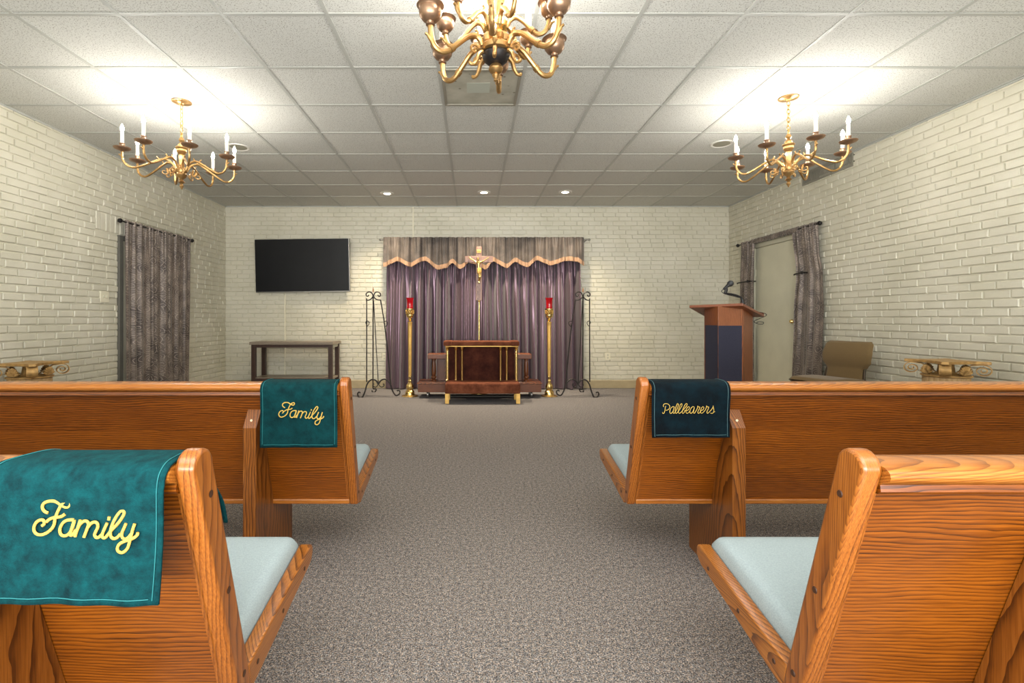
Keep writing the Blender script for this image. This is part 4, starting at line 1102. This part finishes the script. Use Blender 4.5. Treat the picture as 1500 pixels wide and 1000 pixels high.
MB().box(-.378, .622, 6.56, 6.82, .732, .792).build('armrest', 'rust', t, bevel=.018, seg=4)
for x in (-.388, .512):
    bxp(x, x + .115, 6.545, 6.83, .728, .797).build('corner_pad', 'rust', t, bevel=.018, seg=4)

t = thing('bier', 'low walnut altar bier on casters standing behind the kneeler', 'bier', (.1, 6.95, 0))
bxp(-.75, .948, 6.76, 7.12, .082, .222).build('platform', 'walnut', t, bevel=.006)
bxp(-.765, .963, 6.745, 7.12, .195, .207).build('platform_moulding', 'walnut', t, bevel=.004)
bxp(-.62, .82, 6.80, 7.08, .537, .602).build('top', 'walnut', t, bevel=.006)
bxp(-.49, .695, 6.93, 7.06, .222, .537).build('cabinet', 'walnut_z', t, bevel=.003)
for x in (-.538, .752):
    MB().lathe([(.034, .222), (.034, .24), (.020, .245), (.024, .258), (.036, .272), (.036, .29), (.022, .30), (.028, .31), (.031, .36), (.026, .46), (.020, .505), (.028, .51), (.028, .522), (.034, .528), (.034, .538)], (x, 6.865, 0), 18).build('turned_column', 'walnut_z', t)
for x in (-.62, .82):
    for y in (6.84, 7.04):
        MB().lathe([(0, -.014), (.034, -.014), (.040, -.008), (.040, .008), (.034, .014), (0, .014)], (x, y, .0405), 18, 'X').build('caster', 'bezel', t)

# ------------------------------------------------------------------ lectern and microphone
t = thing('lectern', 'oak lectern with navy cloth front standing before the right door', 'lectern', (2.4, 4.7, 0))
A, B_, C_, D_, E_, F_ = (2.18, 4.62), (2.205, 4.41), (2.44, 4.43), (2.675, 4.69), (2.50, 4.92), (2.305, 4.86)
def zt(x, y): return 1.206 - .093 * (x - 2.2) - .139 * (y - 4.4)
foot = [A, B_, C_, D_, E_, F_]
MB().hull([(x, y, 0.0) for x, y in foot], [(x, y, zt(x, y) + .001) for x, y in foot]).build('body', 'lectern_z', t, bevel=.003)
def facet(p, q, a, b, z0, z1, out=.004):
    p = Vector((p[0], p[1], 0)); q = Vector((q[0], q[1], 0)); d = q - p; n = Vector((d.y, -d.x, 0)).normalized()
    c = Vector((2.45, 4.7, 0)); 
    if (p - c).dot(n) < 0: n = -n
    P0, P1 = p + d * a + n * out, p + d * b + n * out
    return [(P0.x, P0.y, z0), (P1.x, P1.y, z0), (P1.x, P1.y, z1), (P0.x, P0.y, z1)]
m = MB(); m.add(facet(A, B_, .10, 1.0, .06, 1.032), [(0, 1, 2, 3)]); m.add(facet(B_, C_, 0, .94, .06, 1.030), [(0, 1, 2, 3)])
m.build('front_cloth', 'navy', t)
brd = [(2.03, 4.60), (2.365, 4.30), (2.79, 4.70), (2.42, 5.05)]
MB().hull([(x, y, zt(x, y)) for x, y in brd], [(x, y, zt(x, y) + .024) for x, y in brd]).build('reading_board', 'lectern_x', t, bevel=.003)
# book stop along the reader's edge
a_, b_ = Vector((2.79, 4.70, 0)), Vector((2.42, 5.05, 0)); nn = Vector((.69, .72, 0)) * .02
q = [a_, b_, b_ - nn, a_ - nn]
MB().hull([(v.x, v.y, zt(v.x, v.y) + .0) for v in q], [(v.x, v.y, zt(v.x, v.y) + .036) for v in q]).build('book_stop', 'lectern_x', t, bevel=.003)
t = thing('microphone', 'black gooseneck microphone clipped on top of the lectern', 'microphone', (2.50, 4.55, 1.21))
Ym = 4.55
zb = zt(2.50, 4.55) + .024
gp = [(2.51, Ym, zb), P(1087, 438, Ym), P(1080, 433, Ym), P(1070, 430.5, Ym), P(1062, 429.5, Ym)]
MB().tube(cat_rom(gp, 6), .0095, 8).build('gooseneck', 'black', t)
MB().lathe([(.03, 0), (.03, .008), (.012, .014)], (2.51, Ym, zb), 18).build('flange', 'black', t)
MB().tube(cat_rom([P(1062, 429.5, Ym), P(1063.5, 426, Ym), P(1064, 422, Ym)], 4), .014, 10).build('clip', 'black', t)
MB().tube([P(1060, 423.5, Ym), P(1063, 421, Ym), P(1068, 416.5, Ym)], [.010, .013, .018], 12).build('handle', 'black', t)
c = Vector(P(1070.3, 414.8, Ym)); d = (Vector(P(1070.3, 414.8, Ym)) - Vector(P(1063, 421, Ym))).normalized()
MB().tube([c - d * .026, c - d * .020, c - d * .006, c + d * .012, c + d * .022, c + d * .026], [.017, .024, .028, .025, .015, .004], 14).build('mesh_head', 'mesh_metal', t)
MB().tube(cat_rom([P(1060, 423.5, Ym), P(1057.3, 425.5, Ym), P(1058.5, 428.5, Ym), P(1066, 431.5, Ym), P(1078, 434.5, Ym), P(1088, 438.5, Ym), (2.55, Ym + .02, zt(2.55, 4.57) + .028), (2.65, 4.62, zt(2.65, 4.62) + .028), (2.765, 4.665, zt(2.765, 4.665) + .029), (2.79, 4.67, 1.12), P(1105, 470, 4.66), P(1110, 474, 4.66), P(1117, 474.5, 4.66), P(1118.5, 472, 4.66), P(1112, 471, 4.66), (2.70, 4.68, 1.05)], 6), .0032, 6).build('cable', 'cable', t)

# ------------------------------------------------------------------ chair
t = thing('upholstered_chair', 'olive brown upholstered chair against the right wall beside the curtain', 'chair', (3.55, 4.95, 0))
f = Vector((-.95, -.31, 0)).normalized(); w = Vector((-f.y, f.x, 0))     # facing, sideways
w = -w if w.y < 0 else w
c0 = Vector((3.775, 4.975, 0))
def G(a, b, z): v = c0 + w * a + f * b; return (v.x, v.y, z)
def backfn(u, v):
    # v 0 top .. 1 bottom
    z = .865 - .42 * v
    hw_ = lerp_keys([(0, .205), (.08, .232), (.3, .243), (.5, .236), (.6, .205), (.66, .185), (1, .185)], v)
    bow = .030 * math.sin(PI * min(1, v / .62)) - .05 * (1 - v) + .03 * v * 1.2
    s = (u * 2 - 1)
    return s * hw_, bow - .02 * s * s, z
bm_ = MB()
for side in (0, 1):
    th = .028
    def fn(u, v, side=side):
        a, b, z = backfn(u, v)
        e = min(1, min(u, 1 - u) / .06, (v + .001) / .03); e = math.sqrt(max(0, 1 - (1 - e) ** 2))
        return G(a, b + (th * e if side == 0 else -th * e), z + (0.0))
    bm_.grid(fn, 30, 36)
bm_.build('backrest', 'olive', t, sharp=180)
def seatfn(side):
    def fn(u, v):
        s = u * 2 - 1; b = .02 + .47 * v
        e = min(1, min(u, 1 - u) / .08, (1 - v + .001) / .10, (v + .02) / .05); e = math.sqrt(max(0, 1 - (1 - e) ** 2))
        hw_ = .235 * (1 - .04 * v)
        z = .462 + .012 * math.sin(PI * v) + .012 * v
        return G(s * hw_, b, z + (.035 * e if side == 0 else -.035 * e))
    return fn
m = MB(); m.grid(seatfn(0), 24, 24); m.grid(seatfn(1), 24, 24); m.build('seat', 'olive', t, sharp=180)
for sa in (-1, 1):
    m = MB().tube([G(sa * .205, .42, 0), G(sa * .205, .40, .43)], .012, 8); m.build('leg', 'chair_leg', t)
    m = MB().tube(cat_rom([G(sa * .205, -.06, 0), G(sa * .20, .0, .40), G(sa * .19, .02, .5), G(sa * .18, -.005, .60)], 4), .012, 8); m.build('leg', 'chair_leg', t)
    MB().tube([G(sa * .205, .405, .425), G(sa * .20, .0, .41)], .011, 8).build('seat_frame', 'chair_leg', t)

# ------------------------------------------------------------------ ionic pedestals
def pedestal(cx, cy, top, label):
    t = thing('pedestal', label, 'pedestal', (cx, cy, 0), 'gilt column pedestals')
    cc = (cx, cy, 0)
    n = 24
    m = MB(); vs = []
    zs = [.09, top - .125]
    prof = []
    for z in zs:
        for i in range(n * 4):
            a = 2 * PI * i / (n * 4)
            r = (.150 if z < .5 else .140) * (1 - .045 * (abs(math.cos(a * n / 2)) ** 4))
            prof.append((cx + r * math.cos(a), cy + r * math.sin(a), z))
    k = n * 4
    m.add(prof, [(i, (i + 1) % k, k + (i + 1) % k, k + i) for i in range(k)] + [tuple(range(k, 2 * k))])
    m.build('fluted_shaft', 'gilt_shaft', t, sharp=50)
    MB().box(cx - .20, cx + .20, cy - .20, cy + .20, 0, .045).lathe([(.19, .045), (.195, .06), (.18, .075), (.165, .08), (.17, .092), (.15, .10)], cc, 32).build('base', 'gilt', t, bevel=.003)
    # abacus: concave-sided square, corners towards the four volutes
    ab = []
    for q in range(4):
        a0 = PI / 4 + q * PI / 2
        p0 = Vector((math.cos(a0), math.sin(a0), 0)) * .245; p1 = Vector((math.cos(a0 + PI / 2), math.sin(a0 + PI / 2), 0)) * .245
        tang = Vector((-math.sin(a0), math.cos(a0), 0)) * .022
        ab.append(p0 + tang)
        for f_ in (.15, .3, .5, .7, .85):
            p = p0.lerp(p1, f_); mid = (p0 + p1).normalized()
            ab.append(p - mid * .035 * math.sin(PI * f_))
        ab.append(p1 - Vector((-math.sin(a0 + PI / 2), math.cos(a0 + PI / 2), 0)) * .022)
    pts = [(cx + p.x, cy + p.y) for p in ab]
    MB().prism(pts, 'Z', top - .022, top).build('abacus', 'gilt', t, bevel=.003)
    MB().lathe([(.14, top - .128), (.152, top - .122), (.152, top - .112), (.12, top - .108), (.055, top - .098), (.045, top - .022)], cc, 32).build('necking', 'gilt', t)
    for q in range(4):
        a0 = PI / 4 + q * PI / 2
        d = Vector((math.cos(a0), math.sin(a0), 0)); s = Vector((-math.sin(a0), math.cos(a0), 0))
        path = [Vector((.05, top - .10)), Vector((.10, top - .060)), Vector((.14, top - .032))]
        for i in range(30):
            an = PI / 2 + .35 - i / 29 * 2 * PI * 1.9; r = .047 * (1 - i / 29 * .86)
            path.append(Vector((.20 + r * 1.15 * math.cos(an), top - .070 + r * math.sin(an))))
        pw = [Vector((cx, cy, 0)) + d * p[0] + Vector((0, 0, p[1])) for p in path]
        MB().band(pw, s * .034, .006).build('volute', 'gilt', t, sharp=60)
    for q in range(4):
        a0 = q * PI / 2
        d = Vector((math.cos(a0), math.sin(a0), 0)); s = Vector((-math.sin(a0), math.cos(a0), 0))
        m = MB(); o0 = Vector((cx, cy, top - .105)) + d * .135
        for i in range(9):
            an = R(-70 + 140 * i / 8) + PI / 2
            tip = o0 + s * math.cos(an) * .052 + Vector((0, 0, math.sin(an) * .070)) + d * .02
            m.tube([o0, o0.lerp(tip, .6) + d * .008, tip], [.004, .010, .006], 6)
        m.build('shell_ornament', 'gilt', t)
pedestal(-3.60, 4.0, .738, 'gilt ionic column pedestal at the left wall, behind the pew')
pedestal(3.70, 3.84, .768, 'gilt ionic column pedestal at the right wall, behind the pew')

# ------------------------------------------------------------------ light
def area(name, loc, rot, sx, sy, e, col):
    ld = bpy.data.lights.new(name, 'AREA'); ld.shape = 'RECTANGLE'; ld.size = sx; ld.size_y = sy; ld.energy = e; ld.color = col
    o = bpy.data.objects.new(name, ld); C.objects.link(o); o.location = loc; o.rotation_euler = rot; return o
area('rear_fill_down', (.1, -.9, 2.82), (R(0), 0, 0), 5.0, 2.0, 130, (.98, .99, 1))  # added overhead fill behind the camera, not a lamp of the room
area('rear_fill_up', (.1, -1.4, .9), (R(155), 0, 0), 4.0, 1.2, 260, (.96, .98, 1))  # added fill aimed up at the ceiling, imitating bounced flash
sl = bpy.data.lights.new('fill_sun', 'SUN'); sl.energy = 1.45; sl.angle = R(50); sl.color = (1, .98, .94)  # added soft sun as even fill through the open rear; no window there
so = bpy.data.objects.new('fill_sun', sl); C.objects.link(so); so.rotation_euler = (R(80), 0, R(-2)); so.location = (0, -3, 3)
def point(loc, e, col, r=.25):
    ld = bpy.data.lights.new('hall_lamp', 'POINT'); ld.energy = e; ld.color = col; ld.shadow_soft_size = r
    o = bpy.data.objects.new('hall_lamp', ld); C.objects.link(o); o.location = loc
W_ = bpy.data.worlds.new('world'); bpy.context.scene.world = W_; W_.use_nodes = True
W_.node_tree.nodes['Background'].inputs[0].default_value = (.9, .95, 1, 1); W_.node_tree.nodes['Background'].inputs[1].default_value = .6

# ------------------------------------------------------------------ camera
cd = bpy.data.cameras.new('camera'); cd.sensor_width = 36; cd.lens = F / 1500 * 36
cd.shift_x = (750 - 692) / 1500; cd.shift_y = -(500 - 467) / 1500
cd.clip_start = .02
co = bpy.data.objects.new('camera', cd); C.objects.link(co); co.location = (0, 0, CAMZ); co.rotation_euler = (R(90), 0, 0)
sc_ = bpy.context.scene
sc_.camera = co
sc_.view_settings.view_transform = 'Standard'
sc_.view_settings.look = 'None'
sc_.view_settings.exposure = 0.5
sc_.cycles.sample_clamp_indirect = 6
sc_.cycles.max_bounces = 8
sc_.cycles.caustics_reflective = False
sc_.cycles.caustics_refractive = False
